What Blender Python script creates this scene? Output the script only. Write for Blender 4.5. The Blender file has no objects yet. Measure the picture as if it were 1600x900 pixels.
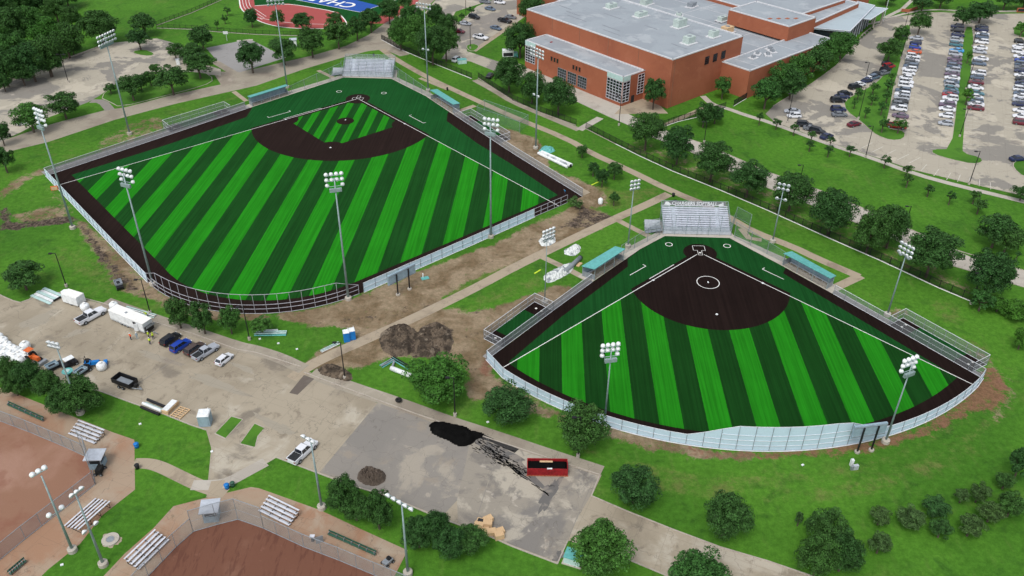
import bpy, bmesh, math, random
import numpy as np
from mathutils import Vector, Matrix

random.seed(7); RNG = np.random.default_rng(11)
SC = bpy.context.scene
C = SC.collection
R = math.radians

# ------------------------------------------------------------ camera (a drone 112.5 m up)
F_PX, PITCH, ROLL, CAM_H = 1355.918, 0.597779, 0.011237, 112.514
fw = Vector((0, math.cos(PITCH), -math.sin(PITCH)))
_r = Vector((1, 0, 0)); _u = _r.cross(fw)
rt = _r*math.cos(ROLL) + _u*math.sin(ROLL)
up = -_r*math.sin(ROLL) + _u*math.cos(ROLL)
cam_d = bpy.data.cameras.new('camera'); cam = bpy.data.objects.new('camera', cam_d); C.objects.link(cam)
m3 = Matrix((rt, up, -fw)).transposed()
cam.matrix_world = Matrix.Translation((0, 0, CAM_H)) @ m3.to_4x4()
cam_d.sensor_width = 36; cam_d.lens = F_PX*36/1600
cam_d.clip_start = 1; cam_d.clip_end = 9000
SC.camera = cam

# ------------------------------------------------------------ light: overcast sky
SUN_EL, SUN_AZ = 58, 205
world = bpy.data.worlds.new('World'); SC.world = world; world.use_nodes = True
nt = world.node_tree; nt.nodes.clear()
sky = nt.nodes.new('ShaderNodeTexSky'); sky.sky_type = 'NISHITA'; sky.sun_disc = False
sky.sun_elevation = R(SUN_EL); sky.sun_rotation = R(SUN_AZ); sky.air_density = 1.0; sky.dust_density = 3.0
hs = nt.nodes.new('ShaderNodeHueSaturation'); hs.inputs['Saturation'].default_value = 0.33
bg = nt.nodes.new('ShaderNodeBackground'); bg.inputs['Strength'].default_value = 0.15
wo = nt.nodes.new('ShaderNodeOutputWorld')
nt.links.new(sky.outputs[0], hs.inputs['Color']); nt.links.new(hs.outputs[0], bg.inputs['Color']); nt.links.new(bg.outputs[0], wo.inputs[0])
sun_d = bpy.data.lights.new('sun', 'SUN'); sun_d.energy = 1.1; sun_d.angle = R(18); sun_d.color = (1, .96, .9)
sun = bpy.data.objects.new('sun', sun_d); C.objects.link(sun)
sd = Vector((math.sin(R(SUN_AZ))*math.cos(R(SUN_EL)), math.cos(R(SUN_AZ))*math.cos(R(SUN_EL)), math.sin(R(SUN_EL))))
sun.rotation_euler = sd.to_track_quat('Z', 'Y').to_euler(); sun.location = (0, 0, 200)
SC.view_settings.view_transform = 'Standard'; SC.view_settings.look = 'None'
SC.view_settings.exposure = 0.37; SC.view_settings.gamma = 1

# ------------------------------------------------------------ survey helpers
def G(px, py, z=0.0):
    """photo pixel -> world point at height z (measured from the photograph)"""
    d = fw*F_PX + rt*(px-800) - up*(py-450)
    t = (z-CAM_H)/d.z
    return Vector((d.x*t, d.y*t, z))
def PG(pts, z=0.0): return [G(x, y, z).to_2d() for x, y in pts]
def dist(p): return (Vector((p[0], p[1], 0))-Vector((0, 0, CAM_H))).length
BF = (-52.7178, 277.6922, -0.845118)     # baseball home plate and foul-line angle
SF = (46.1223, 181.5401, -0.814278)      # softball
def frame(o):
    c, s = math.cos(o[2]), math.sin(o[2])
    return lambda x, y: Vector((o[0]+c*x+s*y, o[1]+s*x-c*y))
FB, FS = frame(BF), frame(SF)
GP = Vector((G(1042.5, 169.5).x, G(1042.5, 169.5).y)); GA = Vector((-.661, .7504)); GB_ = Vector((.7504, .661))
def FG(a, b): return GP + GA*a + GB_*b   # school building frame

# ------------------------------------------------------------ materials
def nodes(name):
    m = bpy.data.materials.new(name); m.use_nodes = True
    n = m.node_tree; n.nodes.clear()
    return m, n
def lk(n, a, b): n.links.new(a, b)
def mth(n, op, a, b=None, clamp=False):
    x = n.nodes.new('ShaderNodeMath'); x.operation = op; x.use_clamp = clamp
    for i, v in enumerate((a, b)):
        if v is None: continue
        if isinstance(v, (int, float)): x.inputs[i].default_value = v
        else: lk(n, v, x.inputs[i])
    return x.outputs[0]
def mixc(n, f, a, b, mode='MIX'):
    x = n.nodes.new('ShaderNodeMix'); x.data_type = 'RGBA'; x.blend_type = mode
    if isinstance(f, (int, float)): x.inputs[0].default_value = f
    else: lk(n, f, x.inputs[0])
    for i, v in ((6, a), (7, b)):
        if isinstance(v, tuple): x.inputs[i].default_value = (*v, 1)[:4]
        else: lk(n, v, x.inputs[i])
    return x.outputs[2]
def noise(n, scale, detail=4, rough=.55, vec=None, dim='3D', dist_=0):
    x = n.nodes.new('ShaderNodeTexNoise'); x.inputs['Scale'].default_value = scale
    x.inputs['Detail'].default_value = detail; x.inputs['Roughness'].default_value = rough
    x.inputs['Distortion'].default_value = dist_
    if vec is not None: lk(n, vec, x.inputs['Vector'])
    return x.outputs['Fac']
def pos(n):
    return n.nodes.new('ShaderNodeNewGeometry').outputs['Position']
def stepr(n, v, lo, hi):
    x = n.nodes.new('ShaderNodeMapRange'); x.interpolation_type = 'SMOOTHSTEP'
    x.inputs['From Min'].default_value = lo; x.inputs['From Max'].default_value = hi
    lk(n, v, x.inputs['Value']); return x.outputs[0]
def scaled(n, v, s):
    x = n.nodes.new('ShaderNodeMapping'); x.inputs['Scale'].default_value = s; lk(n, v, x.inputs['Vector']); return x.outputs[0]
def finish(n, col, rough=.8, metal=0, bump=None, bstr=.3, bdist=.1, alpha=None, spec=.3):
    p = n.nodes.new('ShaderNodeBsdfPrincipled'); o = n.nodes.new('ShaderNodeOutputMaterial')
    if isinstance(col, tuple): p.inputs['Base Color'].default_value = (*col, 1)[:4]
    else: lk(n, col, p.inputs['Base Color'])
    if isinstance(rough, (int, float)): p.inputs['Roughness'].default_value = rough
    else: lk(n, rough, p.inputs['Roughness'])
    p.inputs['Metallic'].default_value = metal; p.inputs['Specular IOR Level'].default_value = spec
    if bump is not None:
        b = n.nodes.new('ShaderNodeBump'); b.inputs['Strength'].default_value = bstr; b.inputs['Distance'].default_value = bdist
        lk(n, bump, b.inputs['Height']); lk(n, b.outputs[0], p.inputs['Normal'])
    if alpha is not None:
        if isinstance(alpha, (int, float)): p.inputs['Alpha'].default_value = alpha
        else: lk(n, alpha, p.inputs['Alpha'])
    lk(n, p.outputs[0], o.inputs[0]); return p
def mat(name, c, rough=.7, metal=0, var=.12, scale=1.5, spec=.3):
    """plain paint/metal/plastic with mild mottling"""
    m, n = nodes(name)
    nz = noise(n, scale, 5, .6, pos(n))
    f = stepr(n, nz, .3, .7)
    a = tuple(x*(1-var) for x in c); b = tuple(min(1, x*(1+var)) for x in c)
    finish(n, mixc(n, f, a, b), rough, metal, spec=spec); return m
def mat_patch(name, base, spots, rough=.85, bump=True, fine=.08, spec=.2):
    """base colour with noise patches: spots = [(colour, scale, lo, hi, amount), ...]"""
    m, n = nodes(name); p = pos(n); c = base
    for i, (col, sc, lo, hi, amt) in enumerate(spots):
        v = n.nodes.new('ShaderNodeMapping'); v.inputs['Location'].default_value = (31.7*i, -17.3*i, 5*i); lk(n, p, v.inputs['Vector'])
        f = stepr(n, noise(n, sc, 7, .62, v.outputs[0], dist_=.4), lo, hi)
        c = mixc(n, mth(n, 'MULTIPLY', f, amt), c, col)
    g = noise(n, 6, 3, .7, p)
    c = mixc(n, 1.0, c, mixc(n, g, (1-fine*2,)*3, (1+fine*2,)*3), 'MULTIPLY')
    if name.endswith(('concrete', 'asphalt')) :
        rot = n.nodes.new('ShaderNodeMapping'); rot.vector_type = 'TEXTURE'; rot.inputs['Rotation'].default_value = (0, 0, R(-23.3)); lk(n, p, rot.inputs['Vector'])
        sx = n.nodes.new('ShaderNodeSeparateXYZ'); lk(n, rot.outputs[0], sx.inputs[0])
        for o_ in (0, 1):
            fr = mth(n, 'FRACT', mth(n, 'DIVIDE', sx.outputs[o_], 4.6)); c = mixc(n, mth(n, 'MULTIPLY', mth(n, 'LESS_THAN', fr, .02), .2 if 'asphalt' not in name else .12), c, (.1, .09, .07))
        vo = n.nodes.new('ShaderNodeTexVoronoi'); vo.feature = 'DISTANCE_TO_EDGE'; vo.inputs['Scale'].default_value = .13
        wv = n.nodes.new('ShaderNodeVectorMath'); wv.operation = 'ADD'; lk(n, p, wv.inputs[0])
        nv = n.nodes.new('ShaderNodeTexNoise'); nv.inputs['Scale'].default_value = .5; lk(n, p, nv.inputs['Vector'])
        sc_ = n.nodes.new('ShaderNodeVectorMath'); sc_.operation = 'SCALE'; sc_.inputs['Scale'].default_value = 3.5; lk(n, nv.outputs['Color'], sc_.inputs[0]); lk(n, sc_.outputs[0], wv.inputs[1]); lk(n, wv.outputs[0], vo.inputs['Vector'])
        cr_ = mth(n, 'MULTIPLY', mth(n, 'LESS_THAN', vo.outputs['Distance'], .006), .3)
        c = mixc(n, cr_, c, (.08, .07, .06))
    finish(n, c, rough, 0, g if bump else None, .3, .05, spec=spec); return m

M = {}
M['conc_lot'] = mat_patch('lot_concrete', (.33, .288, .22), [((.25, .215, .16), .045, .48, .6, .75), ((.44, .405, .335), .075, .53, .64, .7), ((.16, .14, .115), .1, .57, .68, .75), ((.17, .14, .105), .35, .57, .68, .6), ((.46,.42,.36), .6, .66, .74, .4)])
M['conc_far'] = mat_patch('car_park_concrete', (.365, .335, .272), [((.2, .19, .172), .04, .5, .53, .85), ((.46, .42, .34), .07, .54, .58, .8), ((.2, .18, .16), .18, .6, .68, .6), ((.45,.41,.35), .3, .64, .68, .6)])
M['conc_road'] = mat_patch('road_concrete', (.3, .27, .215), [((.22, .185, .15), .08, .48, .62, .7), ((.4, .355, .3), .15, .58, .7, .6), ((.15, .13, .11), .4, .66, .75, .5)])
M['conc_path'] = mat_patch('path_concrete', (.34, .285, .21), [((.2, .16, .12), .15, .5, .65, .7), ((.38, .33, .26), .3, .6, .7, .5)])
M['conc_light'] = mat_patch('pale_concrete', (.42, .39, .34), [((.31, .28, .24), .12, .5, .65, .6)])
M['conc_tan'] = mat_patch('clay_stained_concrete', (.33, .25, .18), [((.3, .165, .1), .07, .45, .62, .8), ((.38, .33, .26), .14, .55, .7, .6), ((.22, .18, .11), .25, .62, .72, .5)])
M['kerb'] = mat_patch('kerb_concrete', (.4, .36, .31), [((.25, .21, .17), .6, .5, .7, .6)])
M['asphalt'] = mat_patch('old_asphalt', (.232, .215, .192), [((.34, .305, .25), .09, .55, .61, .8), ((.27, .235, .19), .22, .57, .66, .7), ((.19, .18, .165), .06, .5, .62, .6), ((.38,.34,.28), .35, .64, .7, .6)])
M['worn'] = mat_patch('worn_asphalt', (.27, .245, .205), [((.18, .17, .158), .05, .47, .54, .9), ((.4, .365, .3), .08, .54, .6, .8), ((.15, .14, .13), .14, .58, .66, .7), ((.43,.39,.33), .3, .62, .69, .7), ((.24,.19,.14), .12, .6, .7, .5)])
M['court'] = mat_patch('court_asphalt', (.27, .265, .26), [((.2, .195, .19), .1, .55, .7, .5)])
M['spill'] = mat_patch('black_rubber_crumb', (.006, .006, .006), [((.012, .012, .012), .8, .5, .7, .5)], 1.0, spec=0)
M['clay'] = mat_patch('infield_clay', (.24, .13, .085), [((.33, .2, .15), .06, .48, .68, .7), ((.2, .085, .055), .15, .5, .65, .6), ((.36, .25, .2), .03, .6, .75, .6)])
def mat_rake():
    m, n = nodes('raked_red_clay'); p = pos(n)
    c = mixc(n, stepr(n, noise(n, .05, 6, .6, p), .5, .72), (.15, .068, .045), (.235, .13, .09))
    w = noise(n, 1, 5, .65, scaled(n, p, (1.1, .22, 1)), dist_=.5)
    c = mixc(n, mth(n, 'MULTIPLY', stepr(n, w, .5, .64), .65), c, (.1, .042, .03))
    c = mixc(n, mth(n, 'MULTIPLY', stepr(n, noise(n, .5, 5, .7, p), .6, .7), .5), c, (.2, .1, .07))
    finish(n, c, .9, 0, w, .4, .08, spec=.1); return m
M['clay_red'] = mat_rake()
M['clay_red_old'] = mat_patch('damp_red_clay', (.165, .075, .052), [((.24, .13, .09), .05, .56, .7, .7), ((.12, .055, .04), .35, .5, .6, .6)])
M['line'] = mat('line_paint', (.75, .75, .72), .7, var=.05)
M['stall'] = mat('worn_stall_paint', (.5, .48, .42), .8, var=.2)
M['track_red'] = mat_patch('running_track_red', (.33, .07, .065), [((.37, .1, .09), .1, .5, .7, .5)])
M['blue_turf'] = mat('blue_end_zone_turf', (.01, .07, .33), .8)
M['seam'] = mat('roof_seam', (.22,.24,.27), .7)
M['steel'] = mat('galvanised_steel', (.27, .3, .33), .5, .3, spec=.4)
M['pole'] = mat('pole_steel', (.26, .34, .35), .5, .2, spec=.4)
M['white_metal'] = mat('white_metal', (.6, .62, .66), .5)
M['rail_grey'] = mat('weathered_rail', (.36, .36, .4), .5)
M['alu'] = mat('aluminium', (.5, .54, .6), .4, .25, spec=.4)
M['alu_bright'] = mat('aluminium_plank', (.66, .68, .74), .35, .2, spec=.5)
M['teal'] = mat('teal_roof_metal', (.12, .4, .38), .45, .1)
M['screen'] = mat_patch('windscreen_vinyl', (.5, .65, .75), [((.42, .55, .64), .3, .5, .7, .5)], bump=False)
M['black'] = mat('black_metal', (.012, .012, .014), .5)
M['rubber'] = mat('black_rubber', (.015, .015, .015), .8)
M['glass'] = mat('dark_glass', (.015, .02, .028), .08, 0, spec=.8)
M['brick'] = mat_patch('red_brick_wall', (.33, .112, .06), [((.265, .086, .048), .07, .45, .65, .7), ((.37, .135, .075), .25, .52, .68, .6), ((.22, .075, .045), .5, .6, .72, .5)], fine=.12)
M['coping'] = mat('roof_coping', (.55, .56, .58), .5)
M['roof'] = mat_patch('membrane_roof', (.29, .325, .355), [((.26, .29, .32), .06, .46, .56, .85), ((.37, .4, .425), .1, .54, .64, .7), ((.2, .22, .25), .16, .6, .68, .6), ((.42,.45,.47), .5, .64, .72, .5)])
M['canopy'] = mat_patch('metal_canopy_roof', (.36, .43, .47), [((.3, .36, .4), .2, .5, .65, .6)])
M['mint'] = mat('pale_green_fascia', (.42, .58, .56), .5)
M['hvac'] = mat('hvac_casing', (.42, .5, .47), .6)
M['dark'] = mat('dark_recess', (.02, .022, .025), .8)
M['wood'] = mat_patch('raw_timber', (.58, .41, .24), [((.44, .3, .16), 1.2, .5, .7, .6)])
M['soil_heap'] = mat_patch('broken_soil', (.12, .092, .066), [((.04, .031, .023), .45, .44, .56, .9), ((.2, .165, .125), .35, .58, .66, .75), ((.03,.024,.018), 1.6, .56, .64, .8)])
M['plastic_white'] = mat('white_plastic', (.7, .73, .74), .4)
M['blue'] = mat('blue_plastic', (.01, .17, .5), .4)
M['grey_box'] = mat('grey_blue_plastic', (.25, .34, .4), .5)
M['redp'] = mat('red_steel', (.25, .012, .016), .5, var=.25)
M['orange'] = mat('orange_paint', (.6, .13, .03), .5)
M['hivis'] = mat('hivis_cloth', (.5, .65, .04), .8)
M['navy'] = mat('navy_cloth', (.02, .03, .07), .9)
M['skin'] = mat('skin', (.4, .22, .15), .6)
M['cyan_cloth'] = mat('bright_blue_cloth', (.02, .35, .7), .8)
M['orange_cloth'] = mat('orange_cloth', (.75, .12, .04), .8)
M['green_bench'] = mat('dark_green_bench', (.03, .09, .06), .5)
M['roll_turf'] = mat('rolled_turf_backing', (.2, .23, .25), .8)
M['bark'] = mat('bark', (.09, .07, .055), .9)

def leaf_mat(name, base):
    m, n = nodes(name); p = pos(n)
    oi = n.nodes.new('ShaderNodeObjectInfo').outputs['Random']
    nz = stepr(n, noise(n, 1.3, 4, .65, p), .34, .66)
    a = tuple(x*.6 for x in base); b = tuple(x*1.95 for x in base)
    c = mixc(n, nz, a, b)
    c2 = mixc(n, 1.0, c, mixc(n, oi, (.8, .88, .85), (1.2, 1.15, .9)), 'MULTIPLY')
    finish(n, c2, .6, spec=.12); return m
M['leaf_oak'] = leaf_mat('oak_foliage', (.026, .07, .019))
M['leaf_mid'] = leaf_mat('mid_green_foliage', (.031, .088, .02))
M['leaf_light'] = leaf_mat('light_green_foliage', (.034, .1, .016))
M['leaf_dusty'] = leaf_mat('dusty_foliage', (.036, .074, .026))

def chain_mat(name, col, a):
    m, n = nodes(name); finish(n, col, .6, .2, alpha=a); return m
M['chain'] = chain_mat('chain_link', (.3, .32, .34), .36)
M['chain_dense'] = chain_mat('chain_link_fine', (.27, .275, .29), .62)
M['net'] = chain_mat('backstop_net', (.18, .27, .27), .22)

def turf_mat(name, o, width, offset, dark, light):
    """striped synthetic turf: stripes run parallel to the home-to-centre-field line"""
    m, n = nodes(name); p = pos(n)
    c, s = math.cos(o[2]), math.sin(o[2])
    ev = Vector((c-s, s+c, 0))/math.sqrt(2)
    d = n.nodes.new('ShaderNodeVectorMath'); d.operation = 'DOT_PRODUCT'; lk(n, p, d.inputs[0]); d.inputs[1].default_value = ev
    u = mth(n, 'SUBTRACT', d.outputs['Value'], ev.x*o[0]+ev.y*o[1])
    if light is None: col = dark
    else:
        k = mth(n, 'DIVIDE', mth(n, 'SUBTRACT', u, offset), 2*width)
        fr = mth(n, 'FRACT', k)
        wob = mth(n, 'MULTIPLY', mth(n, 'SUBTRACT', noise(n, .8, 3, .6, p), .5), .02*4.5/width)
        fr = mth(n, 'FRACT', mth(n, 'ADD', k, wob))
        e_ = .05/width
        f = mth(n, 'MULTIPLY', stepr(n, fr, 0, e_), mth(n, 'SUBTRACT', 1.0, stepr(n, fr, .5-e_*.5, .5+e_*.5)))
        col = mixc(n, f, dark, light)
    rot = n.nodes.new('ShaderNodeMapping'); rot.vector_type = 'TEXTURE'; rot.inputs['Rotation'].default_value = (0, 0, math.atan2(ev.y, ev.x)); lk(n, p, rot.inputs['Vector'])
    st = noise(n, 1, 5, .6, scaled(n, rot.outputs[0], (2.2, .035, 1)))
    g = noise(n, .12, 4, .6, p)
    w = mth(n, 'MULTIPLY', mth(n, 'ADD', mth(n, 'MULTIPLY', stepr(n, st, .3, .7), .42), .79), mth(n, 'ADD', mth(n, 'MULTIPLY', g, .4), .8))
    cmb = n.nodes.new('ShaderNodeCombineColor')
    for i in range(3): lk(n, w, cmb.inputs[i])
    col = mixc(n, 1.0, col, cmb.outputs[0], 'MULTIPLY')
    finish(n, col, .75, 0, noise(n, 9, 2, .6, p), .25, .03, spec=.03); return m
TD, TL = (.0075, .052, .0085), (.014, .185, .008)
M['turfB'] = turf_mat('striped_turf_baseball', BF, 4.55, 4.5, TD, TL)
M['turfBi'] = turf_mat('striped_turf_infield', BF, 2.33, 1.9, TD, TL)
M['turfS'] = turf_mat('striped_turf_softball', SF, 4.53, -34.55, (.006, .041, .0065), (.013, .17, .0075))
M['turfBd'] = turf_mat('plain_turf_baseball', BF, 1, 0, (.008, .066, .014), None)
M['turfSd'] = turf_mat('plain_turf_softball', SF, 1, 0, (.007, .055, .0115), None)
M['brownB'] = turf_mat('brown_turf_baseball', BF, 1, 0, (.0175, .0105, .009), None)
M['brownS'] = turf_mat('brown_turf_softball', SF, 1, 0, (.0125, .0075, .0065), None)

# ------------------------------------------------------------ objects
GRASSPAL = dict(a=(.046, .14, .013), b=(.066, .185, .017), c=(.11, .168, .036), d=(.027, .086, .012))
class MB:
    def __init__(s): s.v = []; s.f = []; s.m = []; s.mi = 0
    def add(s, vs, fs):
        b = len(s.v); s.v += [tuple(v) for v in vs]; s.f += [tuple(b+i for i in f) for f in fs]; s.m += [s.mi]*len(fs)
    def box(s, c, d, rz=0, top=1.0):
        x, y, z = d[0]/2, d[1]/2, d[2]/2; cs, sn = math.cos(rz), math.sin(rz)
        vs = []
        for k, (a, b, e) in enumerate([(-1,-1,-1),(1,-1,-1),(1,1,-1),(-1,1,-1),(-1,-1,1),(1,-1,1),(1,1,1),(-1,1,1)]):
            t = top if e > 0 else 1
            vs.append((c[0]+a*x*t*cs-b*y*t*sn, c[1]+a*x*t*sn+b*y*t*cs, c[2]+e*z))
        s.add(vs, [(0,3,2,1),(4,5,6,7),(0,1,5,4),(1,2,6,5),(2,3,7,6),(3,0,4,7)])
    def tube(s, p, q, r0, r1=None, n=8, cap=True):
        r1 = r0 if r1 is None else r1; p = Vector(p); q = Vector(q); d = (q-p)
        if d.length < 1e-6: return
        d.normalize(); a = d.orthogonal().normalized(); b = d.cross(a)
        vs = []
        for c_, r in ((p, r0), (q, r1)):
            for i in range(n):
                t = 2*math.pi*i/n; vs.append(c_+a*r*math.cos(t)+b*r*math.sin(t))
        fs = [(i, (i+1) % n, n+(i+1) % n, n+i) for i in range(n)]
        if cap: fs += [tuple(range(n-1, -1, -1)), tuple(range(n, 2*n))]
        s.add(vs, fs)
    def bar(s, p, q, w, h):
        """rectangular bar from p to q: w sideways, h upwards, sitting on the p-q line"""
        p = Vector(p); q = Vector(q); d = q-p
        if d.length < 1e-6: return
        d.normalize(); a = d.cross(Vector((0, 0, 1)))
        a = Vector((1, 0, 0)) if a.length < 1e-4 else a.normalized()
        u = a.cross(d)
        vs = [c_+a*i*w/2+u*j for c_ in (p, q) for i, j in ((-1, 0), (1, 0), (1, h), (-1, h))]
        s.add(vs, [(0,1,2,3),(7,6,5,4),(0,4,5,1),(1,5,6,2),(2,6,7,3),(3,7,4,0)])
    def prism(s, poly, z0, z1):
        n = len(poly)
        A = sum(poly[i][0]*poly[(i+1) % n][1]-poly[(i+1) % n][0]*poly[i][1] for i in range(n))
        if A < 0: poly = poly[::-1]
        vs = [(p[0], p[1], z0) for p in poly]+[(p[0], p[1], z1) for p in poly]
        s.add(vs, [(i, (i+1) % n, n+(i+1) % n, n+i) for i in range(n)]+[tuple(range(n, 2*n)), tuple(range(n-1, -1, -1))])
    def lathe(s, c, prof, n=12, axis=None):
        ax = Vector(axis or (0, 0, 1)).normalized(); a = ax.orthogonal().normalized(); b = ax.cross(a); c = Vector(c)
        vs = []
        for r, h in prof:
            for i in range(n):
                t = 2*math.pi*i/n; vs.append(c+ax*h+a*r*math.cos(t)+b*r*math.sin(t))
        fs = []
        for k in range(len(prof)-1):
            for i in range(n): fs.append((k*n+i, k*n+(i+1) % n, (k+1)*n+(i+1) % n, (k+1)*n+i))
        fs += [tuple(range(n-1, -1, -1)), tuple(range((len(prof)-1)*n, len(prof)*n))]
        s.add(vs, fs)
    def quad(s, *p): s.add(p, [tuple(range(len(p)))])
    def mesh(s, name, mats, smooth=False):
        me = bpy.data.meshes.new(name); me.from_pydata(s.v, [], s.f)
        for m_ in (mats if isinstance(mats, (list, tuple)) else [mats]): me.materials.append(m_)
        if any(s.m): me.polygons.foreach_set('material_index', s.m)
        if smooth: me.polygons.foreach_set('use_smooth', [True]*len(me.polygons))
        me.update(); return me
    def obj(s, name, mats, parent=None, smooth=False):
        return link(name, s.mesh(name, mats, smooth), parent)
def link(name, me, parent=None, loc=None, rz=None, scale=None):
    o = bpy.data.objects.new(name, me); C.objects.link(o)
    if parent is not None: o.parent = parent
    if loc is not None: o.location = loc
    if rz is not None: o.rotation_euler = (0, 0, rz)
    if scale is not None: o.scale = scale
    return o
LABELS = {}
def tag(o, label, cat, group=None, kind=None):
    o['label'] = label; o['category'] = cat
    if group: o['group'] = group
    if kind: o['kind'] = kind
    LABELS.setdefault(label, []).append(o.name); return o
def thing(name, label, cat, loc=(0, 0, 0), rz=0, group=None):
    o = bpy.data.objects.new(name, None); C.objects.link(o); o.location = (loc[0], loc[1], loc[2] if len(loc) > 2 else 0)
    o.rotation_euler = (0, 0, rz); o.empty_display_size = .5
    return tag(o, label, cat, group)
def struct(o): o['kind'] = 'structure'; return o
def copy_tree(o, parent=None):
    c = o.copy(); C.objects.link(c)
    if parent is not None: c.parent = parent
    for ch in o.children: copy_tree(ch, c)
    return c
def xy(v, z=0): return (v[0], v[1], z)
WORDS = 'first second third fourth fifth sixth seventh eighth ninth tenth eleventh twelfth thirteenth fourteenth fifteenth sixteenth seventeenth eighteenth nineteenth twentieth'.split()
def ordw(i):
    if i <= 20: return WORDS[i-1]
    return f"{i}{'th' if 10 < i % 100 < 14 else {1:'st',2:'nd',3:'rd'}.get(i % 10,'th')}"

def smooth_poly(pts, it=2, closed=True):
    pts = [Vector(p[:2]) if not isinstance(p, Vector) else p.to_2d() for p in pts]
    for _ in range(it):
        q = []; n = len(pts)
        rng = range(n) if closed else range(n-1)
        if not closed: q.append(pts[0])
        for i in rng:
            a, b = pts[i], pts[(i+1) % n]; q += [a*.75+b*.25, a*.25+b*.75]
        if not closed: q.append(pts[-1])
        pts = q
    return pts
def sheet(name, pts, z, m, parent=None):
    bm = bmesh.new()
    vs = [bm.verts.new((p[0], p[1], z)) for p in pts]
    f = bm.faces.new(vs); f.normal_update()
    if f.normal.z < 0: f.normal_flip()
    bmesh.ops.triangulate(bm, faces=bm.faces[:])
    me = bpy.data.meshes.new(name); bm.to_mesh(me); bm.free(); me.materials.append(m)
    o = link(name, me, parent)
    if parent is None: struct(o)
    return o
def strip_pts(line, w):
    L, Rr = [], []
    n = len(line)
    for i, p in enumerate(line):
        a = line[max(0, i-1)]; b = line[min(n-1, i+1)]; d = (b-a).normalized(); nrm = Vector((-d.y, d.x))
        L.append(p+nrm*w/2); Rr.append(p-nrm*w/2)
    return L+Rr[::-1]
def path(name, px, w, z, m, sm=2):
    return sheet(name, strip_pts(smooth_poly(PG(px), sm, False), w), z, m)
def kerb(px, w=.2, h=.14, name='kerb', sm=0, world_pts=None, m='kerb'):
    pts = world_pts or PG(px)
    if sm: pts = smooth_poly(pts, sm, False)
    mb = MB()
    for a, b in zip(pts, pts[1:]):
        d = (b-a).normalized()*.02 if (b-a).length > .1 else Vector((0, 0))
        mb.bar((a.x, a.y, 0), (b.x+d.x, b.y+d.y, 0), w, h)
    return struct(mb.obj(name, M[m]))
def inpoly(X, Y, poly):
    c = np.zeros(X.shape, bool); n = len(poly)
    for i in range(n):
        x1, y1 = poly[i]; x2, y2 = poly[(i+1) % n]
        if y1 == y2: continue
        c ^= ((y1 > Y) != (y2 > Y)) & (X < (x2-x1)*(Y-y1)/(y2-y1)+x1)
    return c
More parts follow.
